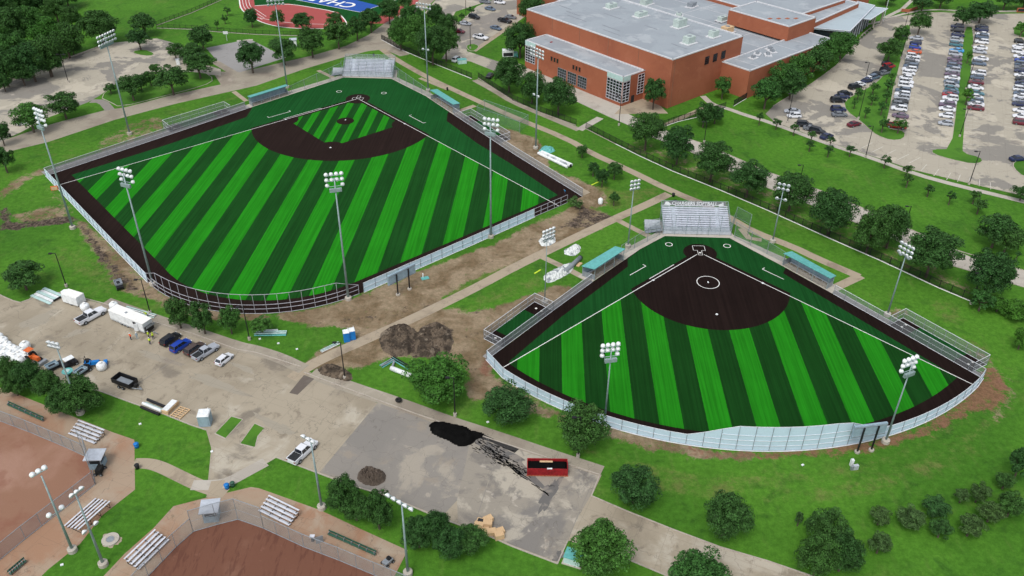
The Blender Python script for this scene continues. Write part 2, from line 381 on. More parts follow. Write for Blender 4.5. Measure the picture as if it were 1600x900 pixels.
# ============================================================ ground
def build_ground():
    xs = np.concatenate([[-3500, -900], np.arange(-280, 281, 1.0), [900, 3500]])
    ys = np.concatenate([[-2500, -300], np.arange(55, 431, 1.0), [900, 4500]])
    X, Y = np.meshgrid(xs, ys); nx, ny = len(xs), len(ys)
    ch = {k: np.zeros(X.shape) for k in 'RGBA'}
    def put(k, px, v=1.0, world=None):
        poly = [(p[0], p[1]) for p in (world or PG(px))]
        ch[k][inpoly(X, Y, poly)] = v
    # brown bare soil
    put('R', [(430,487),(500,482),(560,462),(650,425),(760,385),(845,345),(905,318),(955,335),(945,355),(900,375),(840,398),(760,425),(700,455),(690,478),(740,488),(810,468),(865,446),(910,450),(850,490),(805,533),(770,545),(768,590),(800,602),(860,640),(880,655),(820,645),(760,622),(735,628),(725,600),(735,580),(700,562),(650,556),(590,562),(570,575),(520,585),(470,572),(500,545),(545,535),(545,510),(500,512),(440,500)])
    put('R', [(690,482),(712,462),(760,440),(830,412),(858,420),(850,438),(800,460),(745,490)], .12)
    put('R', [(640,455),(700,425),(800,385),(880,352),(900,378),(830,402),(760,428),(700,458)], 1)
    put('R', [(60,265),(75,285),(110,320),(118,345),(100,345),(70,300)], .45)
    put('R', [(745,192),(800,203),(838,216),(856,240),(858,262),(905,282),(945,298),(948,322),(905,322),(865,282),(800,245),(770,226)], 1)
    put('B', [(690,478),(760,440),(860,396),(905,374),(880,366),(800,396),(700,446)], .8)
    put('B', [(700,500),(790,470),(860,445),(850,425),(780,450),(700,482)], .6)
    put('B', [(950,300),(1020,290),(1040,300),(990,325),(950,330)], .7)
    put('R', [(735,190),(760,200),(800,208),(836,222),(843,262),(880,283),(925,300),(940,320),(900,316),(860,278),(800,242),(770,222)])
    put('R', [(112,345),(130,345),(165,372),(232,436),(250,455),(330,484),(425,492),(425,502),(330,500),(275,490),(240,470),(205,462),(180,448),(160,415),(135,380)], .9)
    put('R', [(0,298),(30,276),(72,260),(74,268),(40,284),(0,314)], .8)
    put('R', [(15,335),(95,318),(110,326),(100,345),(25,348)], .7)
    put('R', [(150,225),(190,200),(215,188),(250,180),(266,202),(230,218),(180,234),(150,244)], .55)
    put('R', [(962,226),(1100,282),(1200,325),(1467,445),(1520,465),(1540,455),(1480,425),(1340,350),(1200,290),(1060,240),(1000,215)], .4)
    put('A', [(1180,704),(1290,700),(1372,684),(1430,668),(1480,642),(1515,612),(1536,575),(1550,572),(1572,592),(1578,618),(1552,645),(1530,640),(1490,662),(1420,692),(1330,710),(1260,715),(1180,716)], .85)
    put('R', [(1540,560),(1575,585),(1592,620),(1560,660),(1530,655),(1560,620)], .5)
    put('R', [(870,640),(950,664),(1040,688),(1110,702),(1180,706),(1180,722),(1080,716),(990,696),(930,676),(880,660)], .95)
    put('A', [(1060,690),(1180,705),(1180,722),(1080,716)], .5)
    put('A', [(748,560),(768,558),(775,590),(752,592)], .8)
    put('R', [(1384,488),(1412,478),(1430,487),(1400,500)], .7)
    put('R', [(1480,520),(1540,548),(1560,560),(1540,575),(1500,545)], .5)
    put('R', [(860,775),(905,775),(960,800),(990,812),(960,790),(925,770)], .3)
    put('B', [(1080,720),(1200,728),(1300,740),(1420,712),(1330,748),(1180,742)], .45)
    for tr in ([(960,742),(1040,752),(1150,768),(1290,768),(1400,742),(1480,705),(1560,655),(1600,620)], [(1000,735),(1100,748),(1230,752),(1380,725),(1470,680),(1530,640)], [(1010,760),(1130,780),(1280,785),(1420,755),(1530,700)], [(905,700),(980,722),(1060,735)], [(1500,520),(1560,560),(1600,600)], [(1000,340),(1200,420),(1290,460)][:0], [(60,395),(120,420),(190,470)], [(90,385),(150,412),(215,462)], [(690,30),(640,60),(560,100)][:0]):
        if tr: put('B', None, .85, strip_pts(smooth_poly(PG(tr), 2, False), 1.5))
    put('B', [(885,285),(955,292),(975,318),(930,322)], .9)
    put('B', [(1440,465),(1490,470),(1530,520),(1460,500)], .6)
    put('B', [(640,10),(700,5),(680,30)], .5)
    put('B', [(0,205),(70,200),(150,225),(180,215),(150,245),(0,290)], .35)
    put('B', [(80,390),(150,400),(200,450),(150,440)], .6)
    # dark mud
    put('G', [(596,522),(636,506),(650,528),(690,500),(712,520),(702,552),(664,562),(600,550)], .9)
    put('G', [(496,574),(520,570),(548,582),(546,598),(520,592),(500,584)], 1)
    put('G', [(0,326),(14,324),(20,350),(115,336),(128,350),(100,350),(20,360),(0,360)], 1)
    put('G', [(118,350),(136,352),(170,395),(205,440),(245,466),(215,462),(180,446),(150,405)], .75)
    put('G', [(902,318),(918,322),(962,338),(950,352),(905,360),(872,352),(900,335)], .72)
    put('G', [(560,565),(640,520),(610,530),(545,560)], .5)
    for tr in ([(556,472),(640,456),(720,430),(800,388),(890,352)], [(470,508),(560,500),(640,480),(705,462)], [(500,520),(600,500),(680,476)], [(716,500),(760,480),(830,455)], [(730,600),(720,560),(735,520),(780,490)], [(750,610),(742,570),(760,530)], [(60,300),(40,330),(50,350)], [(835,230),(870,268),(905,300)]):
        put('G', None, .62, strip_pts(smooth_poly(PG(tr), 2, False), 1.3))
    for k in ch:
        for _ in range(2):
            a = ch[k]; p = np.pad(a, 1, mode='edge')
            ch[k] = (p[1:-1,1:-1]*2+p[:-2,1:-1]+p[2:,1:-1]+p[1:-1,:-2]+p[1:-1,2:])/6
    Z = np.zeros(X.shape)
    v = np.stack([X, Y, Z], -1).reshape(-1, 3)
    i = np.arange((nx-1)*(ny-1)); r, c = i//(nx-1), i % (nx-1); a = r*nx+c
    quads = np.stack([a, a+1, a+nx+1, a+nx], -1)
    me = bpy.data.meshes.new('ground')
    me.vertices.add(len(v)); me.vertices.foreach_set('co', v.ravel())
    me.loops.add(quads.size); me.loops.foreach_set('vertex_index', quads.ravel().astype(np.int32))
    me.polygons.add(len(quads)); me.polygons.foreach_set('loop_start', np.arange(0, quads.size, 4, dtype=np.int32))
    me.update(calc_edges=True)
    at = me.color_attributes.new('soil_mask', 'FLOAT_COLOR', 'POINT')
    at.data.foreach_set('color', np.stack([ch['R'], ch['G'], ch['B'], ch['A']], -1).astype(np.float32).ravel())
    m, n = nodes('ground_grass_and_soil'); p = pos(n)
    att = n.nodes.new('ShaderNodeAttribute'); att.attribute_name = 'soil_mask'
    sp = n.nodes.new('ShaderNodeSeparateColor'); lk(n, att.outputs['Color'], sp.inputs[0])
    P = GRASSPAL
    c = mixc(n, stepr(n, noise(n, .03, 5, .6, p), .35, .65), P['a'], P['b'])
    c = mixc(n, mth(n, 'MULTIPLY', stepr(n, noise(n, .055, 7, .65, p, dist_=.6), .55, .72), .6), c, P['c'])
    c = mixc(n, mth(n, 'MULTIPLY', stepr(n, noise(n, .16, 6, .65, p, dist_=1), .52, .68), .55), c, P['d'])
    wv = noise(n, 1, 5, .6, scaled(n, p, (.5, .12, 1)))
    c = mixc(n, mth(n, 'MULTIPLY', stepr(n, wv, .55, .7), .3), c, (.1, .16, .035))
    nz = noise(n, .35, 8, .72, p); nf = noise(n, 1.6, 4, .7, p)
    wob = mth(n, 'MULTIPLY', mth(n, 'SUBTRACT', mth(n, 'ADD', nz, mth(n, 'MULTIPLY', nf, .4)), .7), 2.2)
    def msk(o, lo=.34, hi=.78):
        inn = stepr(n, o, .01, .2)
        return mth(n, 'MULTIPLY', stepr(n, mth(n, 'ADD', o, wob), lo, hi), inn)
    c = mixc(n, mth(n, 'MULTIPLY', msk(sp.outputs[2], .3, 1.25), .7), c, (.16, .155, .055))
    soil = mixc(n, stepr(n, noise(n, .12, 7, .65, p, dist_=.8), .38, .62), (.15, .108, .062), (.255, .198, .13))
    soil = mixc(n, mth(n, 'MULTIPLY', stepr(n, noise(n, .9, 5, .7, p, dist_=1.5), .58, .7), .5), soil, (.1, .072, .05))
    c = mixc(n, msk(sp.outputs[0]), c, soil)
    red = mixc(n, nf, (.14, .065, .04), (.23, .12, .08))
    c = mixc(n, mth(n, 'MULTIPLY', msk(att.outputs['Alpha']), .9), c, red)
    mud = mixc(n, stepr(n, noise(n, 1.1, 5, .7, p, dist_=1), .4, .62), (.035, .027, .021), (.13, .1, .078))
    c = mixc(n, msk(sp.outputs[1], .45, .75), c, mud)
    fine = noise(n, 3.2, 4, .75, p)
    c = mixc(n, 1.0, c, mixc(n, fine, (.72, .72, .72), (1.28, 1.28, 1.28)), 'MULTIPLY')
    f2 = noise(n, .9, 5, .75, p)
    c = mixc(n, 1.0, c, mixc(n, stepr(n, f2, .25, .75), (.7, .74, .7), (1.28, 1.24, 1.28)), 'MULTIPLY')
    finish(n, c, .9, 0, fine, .5, .12, spec=.1)
    me.materials.append(m); M['grass'] = m
    return struct(link('ground', me))
build_ground()
Z1, Z2, Z3, Z4 = .012, .018, .024, .03
def gm():
    if 'grass_plain' not in M:
        P = GRASSPAL
        M['grass_plain'] = mat_patch('lawn', P['a'], [(P['b'], .05, .4, .6, .9), (P['c'], .12, .55, .72, .5), (P['d'], .25, .52, .68, .5)], .9, fine=.12)
    return M['grass_plain']
def island(px, name='lawn_island', h=.13, sm=1):
    pts = smooth_poly(PG(px), sm) if sm else PG(px)
    mb = MB(); mb.prism(pts, 0, h); struct(mb.obj('kerb', M['kerb']))
    cen = sum(pts, Vector((0, 0)))/len(pts)
    inner = [p+(cen-p).normalized()*.22 for p in pts]
    return sheet(name, inner, h+.01, gm())

# --- near lot, road and pavements
lot = [(-60,440),(0,461),(20,470),(32,473),(46,468),(58,458),(100,456),(130,467),(165,476),(240,503),(300,522),(370,545),(470,575),(590,630),(700,670),(800,693),(940,742),(925,775),(975,797),(1050,827),(1125,855),(1200,877),(1267,900),(1340,925),(1340,990),(1100,930),(1035,897),(985,876),(930,858),(887,845),(871,881),(800,854),(762,837),(675,805),(610,777),(560,762),(525,750),(432,715),(400,734),(375,738),(350,749),(325,752),(330,700),(322,672),(300,665),(250,645),(207,630),(155,611),(100,600),(50,578),(0,560),(-60,545)]
sheet('parking_lot', PG(lot), Z1, M['conc_lot'])
path('pavement', [(165,471),(240,498),(300,517),(370,541),(400,547),(440,560),(475,577)], 3.0, Z2+.0012, M['conc_road'], 1)
path('pavement', [(487,583),(547,605),(625,631),(700,659),(775,683),(860,712),(940,738)], 3.2, Z2+.0012, M['conc_road'], 1)
kerb([(475,582),(590,625),(645,645),(700,664),(800,697),(937,742),(924,775),(975,797),(1050,827),(1125,855),(1200,877),(1267,900),(1330,921)])
kerb([(1100,930),(1035,897),(985,876),(940,861)])
kerb([(887,845),(871,881),(800,854),(762,837),(675,805),(610,777),(560,762),(525,750),(432,715)])
kerb([(322,672),(300,665),(250,645),(207,630),(155,611),(100,600),(50,578),(0,560)])
kerb([(130,466),(165,475),(240,503),(300,521),(370,546),(400,551),(470,573)])
kerb([(-40,446),(0,461),(20,470),(32,473),(46,468),(58,458)])
sheet('asphalt_patch', PG([(592,629),(640,646),(700,667),(738,688),(730,722),(716,780),(690,808),(610,776),(560,761),(500,738),(552,676)]), Z2, M['asphalt'])
sheet('asphalt_patch', PG([(734,688),(744,680),(800,699),(936,743.5),(922,776),(908,800),(887,842),(870.5,878),(800,851.5),(762,834.5),(716,816),(714,782),(728,722)]), Z2+.002, M['worn'])
sheet('dark_stain', PG([(452,614),(465,617),(491,592),(475,586)]), Z3, mat_patch('dark_wet_patch', (.12, .1, .085), [((.16, .14, .12), .5, .5, .7, .6)]))
def blot(name, cx, cy, rx, ry, m, z, k=9, seed=1, rot=0):
    rr = random.Random(seed); pts = []
    for i in range(k*4):
        t = 2*math.pi*i/(k*4); q = 1+.18*math.sin(3*t+seed)+.12*math.sin(7*t+2*seed)+rr.uniform(-.1, .1)
        x, y = rx*q*math.cos(t), ry*q*math.sin(t); c_, s_ = math.cos(rot), math.sin(rot)
        pts.append((cx+x*c_-y*s_, cy+x*s_+y*c_))
    return sheet(name, PG(pts), z, m)
M['stain'] = mat_patch('tar_stain', (.13, .125, .12), [((.22, .2, .175), .35, .48, .58, .95), ((.05, .05, .05), .6, .58, .68, .8)])
blot('dark_stain', 775, 705, 42, 11, M['stain'], Z3+.006, seed=3, rot=.45)
blot('dark_stain', 858, 772, 9, 30, M['stain'], Z3+.004, seed=5, rot=.55)
blot('dark_stain', 820, 738, 36, 8, M['stain'], Z3+.002, seed=8, rot=.7)
blot('dark_stain', 872, 868, 10, 7, M['stain'], Z3+.008, seed=6, rot=-.6)
for i, (x, y, a, b, r_) in enumerate([(340,600,46,7,.35),(250,560,36,5,.3),(60,500,30,8,-.4),(420,660,24,6,.5),(380,575,20,4,.4),(120,520,20,4,-.3),(445,672,14,7,.3)]):
    blot('faint_stain', x, y, a, b, M['conc_road'], Z2+.001*i, seed=20+i, rot=r_)
for l in ([(592,628),(500,738)], [(300,545),(215,600)], [(930,745),(905,800),(887,845)], [(780,700),(735,840)]):
    path('joint', l, .12, Z3+.012, M['asphalt'], 0)
# lawn pockets cut out of the lot, foot paths
island([(335,678),(362,650),(380,655),(352,686)], h=.05, sm=0); island([(374,694),(398,661),(414,668),(404,682),(398,700)], h=.05, sm=0)
path('footpath', [(209,724),(232,724),(250,729),(275,741),(307,757),(340,768),(352,772)], 2.5, Z2, M['conc_path'])
path('footpath', [(415,722),(385,738),(360,752),(338,758),(300,758)], 2.3, Z2+.003, M['conc_light'])
sheet('footpath_landing', PG([(330,752),(352,750),(342,776),(322,777)]), Z2+.006, M['conc_path'])
# walking paths between the fields
path('footpath', [(597,77),(617,92),(670,122),(730,150),(800,182),(887,217),(925,240),(975,262),(1050,299),(1107,322),(1141,341),(1177,362),(1240,386),(1277,404),(1342,432)], 2.6, Z1+.0027, M['conc_path'], 1)
path('footpath', [(1345,431),(1300,452)], 2.4, Z1+.003, M['conc_path'], 0)
path('footpath', [(1045,303),(1010,320),(962,341),(880,380),(800,419),(750,446),(700,471),(640,500),(575,529),(520,553),(482,572),(455,592)], 2.8, Z1+.001, M['conc_path'], 1)
path('footpath', [(965,344),(990,357),(1014,369)], 1.8, Z1+.004, M['conc_path'], 0)
path('footpath', [(848,402),(880,417),(917,436)], 1.8, Z1+.004, M['conc_path'], 0)
path('footpath', [(497,110),(522,122)], 1.6, Z1, M['conc_path'], 0)
path('footpath', [(656,122),(700,140)], 1.6, Z1+.004, M['conc_path'], 0)
path('footpath', [(690,183),(742,165)], 2.0, Z1+.004, M['conc_path'], 0)
path('footpath', [(1158,357),(1170,372),(1190,375)], 1.8, Z1+.004, M['conc_path'], 0)
path('footpath', [(365,143),(385,158)], 1.6, Z1, M['conc_path'], 0)
path('footpath', [(742,125),(775,143),(802,160),(850,180),(905,203)], 2.6, Z1+.006, M['conc_road'], 1)
path('footpath', [(905,203),(938,184)], 2.6, Z1+.009, M['conc_light'], 0)
path('footpath', [(1035,197),(1070,182),(1092,172),(1112,163)], 2.0, Z1, M['conc_path'], 1)
path('footpath', [(1098,150),(1112,163),(1135,169),(1165,180),(1200,190),(1300,227),(1360,246),(1430,272),(1500,291),(1600,315),(1680,336)], 2.2, Z1+.003, M['conc_light'], 1)
# left road and far lots
sheet('service_road', PG([(-60,262),(0,240),(75,222),(180,187),(275,162),(400,134),(475,108),(535,90),(575,80),(600,77),(625,88),(640,85),(610,60),(640,34),(670,8),(690,-10),(655,-10),(625,22),(600,37),(575,55),(540,72),(487,87),(400,107),(375,112),(332,112),(345,132),(275,147),(195,168),(165,172),(87,192),(15,216),(-60,240)]), Z1, M['conc_road'])
sheet('far_parking_lot', PG([(-60,160),(0,130),(105,92),(175,67),(245,60),(265,65),(285,74),(300,95),(345,108),(345,118),(240,112),(182,130),(155,150),(137,160),(75,184),(30,208),(0,222),(-60,250)]), Z1+.003, M['conc_far'])
kerb([(-60,160),(0,130),(105,92),(175,67)], w=.3, h=.5)
sheet('ball_court', PG([(322,75),(390,61),(447,90),(375,113),(350,108)]), Z1+.006, M['court'])
path('pavement', [(335,96),(372,118)], 3.0, Z1+.009, M['conc_road'], 0)
island([(155,152),(182,131),(240,113),(318,112),(336,124),(320,134),(250,152),(187,168),(172,160)])
island([(205,81),(225,77),(243,84),(235,88),(215,86)])
path('pavement', [(142,158),(160,158),(172,172)], 3, Z1+.012, M['asphalt'], 1)
path('pavement', [(370,64),(395,62)], 1.5, Z1+.012, M['conc_light'], 0)
# track and football field
def T(z, n_, pts, m): return sheet(n_, PG(pts), z, M[m])
T(Z1, 'football_turf', [(395,-12),(398,9),(450,6),(528,19),(541,34),(600,20),(640,-12)], 'turfBd')
T(Z1+.004, 'running_track', [(374,-20),(374,12),(387,23),(406,34),(430,41),(460,44.5),(510,45),(540,41),(542,34),(528,19),(490,12),(450,5.6),(398,9),(394,-20)], 'track_red')
T(Z1+.004, 'running_track', [(541,36),(600,37),(640,15),(660,-5),(640,-12),(625,10),(592,24)], 'track_red')
lin = MB()
def wl(mb, px, w, z, sm=2):
    pts = strip_pts(smooth_poly(PG(px), sm, False), w); h = len(pts)//2
    for i in range(h-1):
        a, b, c_, d = pts[i], pts[i+1], pts[-2-i], pts[-1-i]; mb.quad((a.x,a.y,z), (b.x,b.y,z), (c_.x,c_.y,z), (d.x,d.y,z))
wl(lin, [(374,-20),(374,12),(387,23),(406,34),(430,41),(460,44.5),(510,45),(540,41),(542,34),(528,19),(490,12),(450,5.6),(398,9)], .5, Z1+.01)
for k in (3, 6, 9): wl(lin, [(374+k*1.6,-20),(374+k*1.6,12-k*.3),(388+k*1.3,23-k*.9),(407+k,33-k*.8)], .2, Z1+.01)
wl(lin, [(388,24),(410,29),(450,36),(500,38),(540,38)], .25, Z1+.01)
struct(lin.obj('track_lines', M['line']))
T(Z1+.006, 'end_zone', [(458,-1.5),(562,19),(592,9),(500,-14)], 'blue_turf')
lin = MB(); wl(lin, [(395,-10),(458,-1.2),(562,19),(594,8.6),(640,-8)], .3, Z1+.016, 0); struct(lin.obj('field_lines', M['line']))
# school side roads, plaza, car parks
sheet('drive', PG([(893,139),(940,158),(990,182),(1060,212),(1100,225),(1162,252),(1200,269),(1285,299),(1350,326),(1426,360),(1487,389),(1525,405),(1600,423),(1720,452),(1720,486),(1600,449),(1582,442),(1512,422),(1487,415),(1342,350),(1200,294),(1142,269),(1072,234),(1020,215),(992,200),(950,182),(893,155),(870,140)]), Z1+.009, M['conc_light'])
kerb([(1060,212),(1100,225),(1162,252),(1200,269),(1285,299),(1350,326),(1426,360),(1487,389),(1600,423)])
kerb([(1072,234),(1142,269),(1200,294),(1342,350),(1487,415),(1600,449)])
sheet('school_forecourt', [FG(8,-17), FG(64,-19), FG(64,-10), FG(11,-10)], Z1+.012, M['conc_light'])
sheet('school_side_path', [FG(-3,-3), FG(8,-17), FG(11,-10), FG(11,0), FG(3,0)], Z1+.012, M['conc_path'])
sheet('car_park', PG([(1196,178),(1208,166),(1230,152),(1262,135),(1290,115),(1312,98),(1338,66),(1352,48),(1380,33),(1420,24),(1455,19),(1520,22),(1720,20),(1720,335),(1600,306),(1530,290),(1430,266),(1330,233),(1290,221),(1245,203),(1212,192)]), Z1+.012, M['conc_far'])
kerb([(1208,166),(1230,152),(1262,135),(1290,115),(1312,98),(1338,66),(1352,48),(1380,33),(1420,24),(1455,19),(1600,19)], sm=1)
kerb([(1212,192),(1245,203),(1290,221),(1330,233),(1430,266),(1530,290),(1600,306)])
for i, q in enumerate(([(1446,232),(1456,190),(1468,150),(1482,60),(1462,60),(1445,130),(1424,215)], [(1585,245),(1576,200),(1535,205),(1540,240)], [(1375,30),(1430,22),(1420,40),(1385,48)], [(1520,24),(1600,22),(1600,36),(1545,42)])):
    sheet('asphalt_patch', PG(q), Z2+.0045, M['asphalt'])
island([(1318,158),(1322,174),(1345,190),(1358,202),(1370,212),(1392,220),(1412,218),(1414,206),(1392,203),(1383,198),(1388,178),(1398,130),(1412,75),(1424,42),(1416,38),(1402,50),(1388,75),(1376,102),(1385,110),(1374,126),(1348,142)])
island([(1507,42),(1522,42),(1516,120),(1508,180),(1504,228),(1504,240),(1532,247),(1535,254),(1520,257),(1487,250),(1457,241),(1456,234),(1486,234),(1494,170),(1503,90)])
island([(1583,40),(1610,32),(1640,36),(1640,62),(1584,58)])
island([(1583,253),(1600,250),(1650,262),(1650,284),(1600,278),(1582,262)])
mb = MB()
def stalls(a, b, n, half, ang=None, skip=()):
    A, B_ = G(*a).to_2d(), G(*b).to_2d(); d = Vector((.94, -.341))
    for i in range(n):
        if i in skip: continue
        p = A.lerp(B_, i/(n-1)); q0, q1 = p-d*half, p+d*half; w = Vector((-d.y, d.x))*.07
        z = Z3+.006
        mb.quad(*[(v.x, v.y, z) for v in (q0-w, q1-w, q1+w, q0+w)])
stalls((1474,198), (1468,234), 7, 2.6); stalls((1520,172), (1515,232), 11, 2.6); stalls((1436,62), (1406,186), 30, 2.9)
stalls((1499,44), (1475,194), 34, 2.7); stalls((1535,44), (1522,168), 29, 2.7); stalls((1598,66), (1584,200), 29, 2.8)
for i, (x, y) in enumerate([(1345,232),(1362,238),(1382,243),(1402,250),(1420,255)]):
    p = G(x, y); q = G(x+18, y-9); w = (q-p).normalized().cross(Vector((0,0,1)))*.09; mb.quad(*[(v.x, v.y, Z3+.006) for v in (p-w, q-w, q+w, p+w)])
for i, (x, y) in enumerate([(1438,268),(1459,275),(1479,281),(1496,284),(1513,288),(1530,291),(1548,296)]):
    p = G(x, y); q = G(x+10-i*1.8, y-11); w = (q-p).normalized().cross(Vector((0,0,1)))*.09; mb.quad(*[(v.x, v.y, Z3+.006) for v in (p-w, q-w, q+w, p+w)])
struct(mb.obj('stall_lines', M['stall']))
# car park by the trees, top middle
sheet('side_car_park', PG([(664,20),(690,-12),(790,-12),(775,-2),(712,18),(706,30),(718,35),(745,10),(770,0),(790,-14),(830,-14),(838,12),(808,35),(770,60),(740,78),(728,72),(730,80),(760,90),(790,100),(815,112),(800,122),(765,108),(735,96),(690,92),(705,70),(715,52),(690,36)]), Z1+.006, M['conc_far'])
sheet('asphalt_patch', PG([(722,38),(745,28),(790,14),(800,30),(766,52),(722,64),(714,50)]), Z2+.0015, M['asphalt'])
path('pavement', [(740,80),(775,56),(806,35)], 2.2, Z2+.006, M['conc_path'], 0)
island([(727,72),(738,68),(750,72),(742,80),(733,80)])
path('pavement', [(792,118),(810,108),(822,118)], 2.2, Z2+.009, M['conc_light'], 0)
path('pavement', [(1200,0),(1340,40),(1375,35),(1400,24),(1450,14),(1520,18),(1600,17)], 1.6, Z2, M['conc_light'], 1)
path('pavement', [(1382,28),(1410,14),(1425,0)], 1.8, Z2, M['conc_light'], 0)
# old clay diamonds at lower left
sheet('concourse', PG([(-60,585),(0,606),(25,615),(100,645),(130,657),(175,675),(210,687),(211,765),(160,805),(125,850),(75,890),(40,925),(-60,990)]), Z1, M['conc_tan'])
sheet('clay_infield', PG([(-80,625),(0,657),(45,675),(100,698),(133,714),(141,722),(148,756),(120,780),(90,803),(40,842),(0,875),(-80,935)]), Z2, M['clay'])
sheet('concourse', PG([(120,940),(162,900),(195,865),(240,825),(271,791),(325,777),(392,761),(405,763),(450,779),(500,797),(560,825),(637,860),(617,899),(600,960)]), Z1, M['conc_tan'])
sheet('clay_infield', PG([(190,960),(232,900),(275,855),(302,830),(340,820),(372,812),(420,829),(475,855),(530,876),(585,899),(640,922),(600,1000),(300,1000)]), Z2, M['clay_red'])
blot('manhole_apron', 173, 845, 15, 10, M['conc_path'], Z1, seed=2)
# ============================================================ synthetic fields
def arc(c, r, a0, a1, n): return [(c[0]+r*math.cos(R(a0+(a1-a0)*i/(n-1))), c[1]+r*math.sin(R(a0+(a1-a0)*i/(n-1)))) for i in range(n)]
def fsheet(F, name, pts, z, m): return sheet(name, [F(*p) for p in pts], z, M[m])
def fline(mb, F, p, q, w=.12, z=.06):
    a, b = F(*p), F(*q); d = (b-a).normalized(); k = Vector((-d.y, d.x))*w/2
    mb.quad(*[(v.x, v.y, z) for v in (a-k, b-k, b+k, a+k)])
def fring(mb, F, c, r, w=.12, z=.06, n=40):
    for i in range(n):
        t0, t1 = 2*math.pi*i/n, 2*math.pi*(i+1)/n
        q = [F(c[0]+rr*math.cos(t), c[1]+rr*math.sin(t)) for rr, t in ((r, t0), (r, t1), (r+w, t1), (r+w, t0))]
        mb.quad(*[(v.x, v.y, z) for v in q])
# baseball
B_OUT = [(-20,-7),(-16.1,31.1),(-12.6,59.2),(-7.9,98),(45,97.8)] + arc((62.8,62), 35.6, 90, 0, 14) + [(98.3,30),(98,-1),(98.2,-8.6),(65.5,-12),(28.7,-16.7),(12.7,-18.9),(-8.2,-19.2)]
B_IN = [(-19.8,-6.9),(-16.2,30.4),(-14.2,32),(-9.8,35.9),(-6.1,63),(-4,92.4),(45,92.3)] + arc((62.8,61.5), 30.9, 90, 0, 12) + [(93.8,30),(93.3,-4.1),(71,-6.9),(53.6,-8.3),(34,-11.5),(29.4,-15.4),(28.6,-16.6),(12.7,-18.8),(-8.1,-19.1)]
fsheet(FB, 'warning_track', B_OUT, .03, 'brownB')
fsheet(FB, 'turf_foul_ground', B_IN, .036, 'turfBd')
fsheet(FB, 'turf_outfield', [(0,0),(0,92.4),(45,92.3)] + arc((62.8,61.5), 30.9, 90, 0, 12) + [(93.8,30),(93.6,0)], .042, 'turfB')
def arc_clip(c, r, lo, n=40):
    """points of circle c,r with x>lo and y>lo, counter-clockwise from the x side"""
    pts = [(c[0]+r*math.cos(2*math.pi*i/360), c[1]+r*math.sin(2*math.pi*i/360)) for i in range(-90, 180, 3)]
    return [p for p in pts if p[0] >= lo and p[1] >= lo]
k = arc_clip((13.04,13.04), 29.2, -1)
fsheet(FB, 'infield_clay_turf', [(-1,-1), (k[0][0],-1)] + k + [(-1, k[-1][1])], .048, 'brownB')
gi = [(1,4.3),(1,23.2)] + [(0+4.3*math.cos(R(t)), 27.4+4.3*math.sin(R(t))) for t in (-76,-50,-25,0)] + [(4.3,27.4)]
gi = [(1,4.2),(1,23.3),(2.6,24),(3.9,25.4),(4.4,26.9),(23,26.9),(23.6,25.2),(25.2,23.6),(26.9,23),(26.9,4.4),(25.4,3.9),(24,2.6),(23.3,1),(4.2,1),(3.9,1.8),(3.2,2.8),(2.8,3.2),(1.8,3.9)]
fsheet(FB, 'infield_grass_turf', gi, .054, 'turfBi')
fsheet(FB, 'home_circle', arc((0,0), 4.1, 0, 354, 40), .06, 'brownB')
mb = MB(); mb.lathe(xy(FB(13.3,13.3), 0.055), [(2.75,0),(2.6,.06),(1.0,.24),(.01,.25)], 28); o = struct(mb.obj('pitchers_mound', M['brownB'], smooth=True))
mb = MB(); Z = .066
for q in [((0,1.3),(0,98)), ((1.3,0),(98,0)), ((-.9,14),(-.9,27.4)), ((-.9,14),(0,14)), ((-4.8,22.8),(-4.8,30.6)), ((-4.8,22.8),(-5.8,22.8)),((-4.8,30.6),(-5.8,30.6)), ((22.8,-4.8),(30.6,-4.8)), ((22.8,-4.8),(22.8,-5.8)),((30.6,-4.8),(30.6,-5.8))]: fline(mb, FB, *q, .16, Z)
fring(mb, FB, (-9.5,1.5), .75, .16, Z); fring(mb, FB, (1.5,-9.5), .75, .16, Z)
h = math.sqrt(.5)
def hd(F): return lambda u, v: F((v+u)*h, (v-u)*h)  # u across, v towards centre field
H = hd(FB)
def box_l(F, u0, v0, u1, v1, w=.1, z=Z):
    for q in (((u0,v0),(u1,v0)), ((u1,v0),(u1,v1)), ((u1,v1),(u0,v1)), ((u0,v1),(u0,v0))): fline(mb, F, *q, w, z)
box_l(H, .55, -.9, 1.8, .95); box_l(H, -1.8, -.9, -.55, .95); box_l(H, -.6, -2.4, .6, -.9)
a = [H(*p) for p in ((-.22,.22),(.22,.22),(.22,0),(0,-.22),(-.22,0))]; mb.quad(*[(v.x, v.y, Z+.004) for v in a])
struct(mb.obj('baseball_lines', M['line']))
# softball
S_OUT = [(-10.9,.1),(-11,9.6),(-9,28.9),(-7.1,44.1),(-5.2,57.2),(-4.1,66.3)] + [(67.6*math.cos(R(t)), 67.6*math.sin(R(t))) for t in np.linspace(90, 0, 26)] + [(67.3,-3.2),(64.8,-3.7),(46,-6.3),(31.1,-8.2),(18,-9.7),(.7,-11.3)]
S_IN = [(-10.8,.1),(-10.9,9.6),(-10.1,15.4),(-7.8,18),(-4.2,44.6),(-.6,63.4)] + [(63.9*math.cos(R(t)), 63.9*math.sin(R(t))) for t in np.linspace(90, 2, 24)] + [(63.9,.1),(49,-2.3),(22.1,-6.6),(18.9,-7.2),(18,-9.6),(.7,-11.2)]
fsheet(FS, 'warning_track', S_OUT, .03, 'brownS')
fsheet(FS, 'turf_foul_ground', S_IN, .036, 'turfSd')
fsheet(FS, 'turf_outfield', [(0,0)] + [(63.9*math.cos(R(t)), 63.9*math.sin(R(t))) for t in np.linspace(90, 0, 26)], .042, 'turfS')
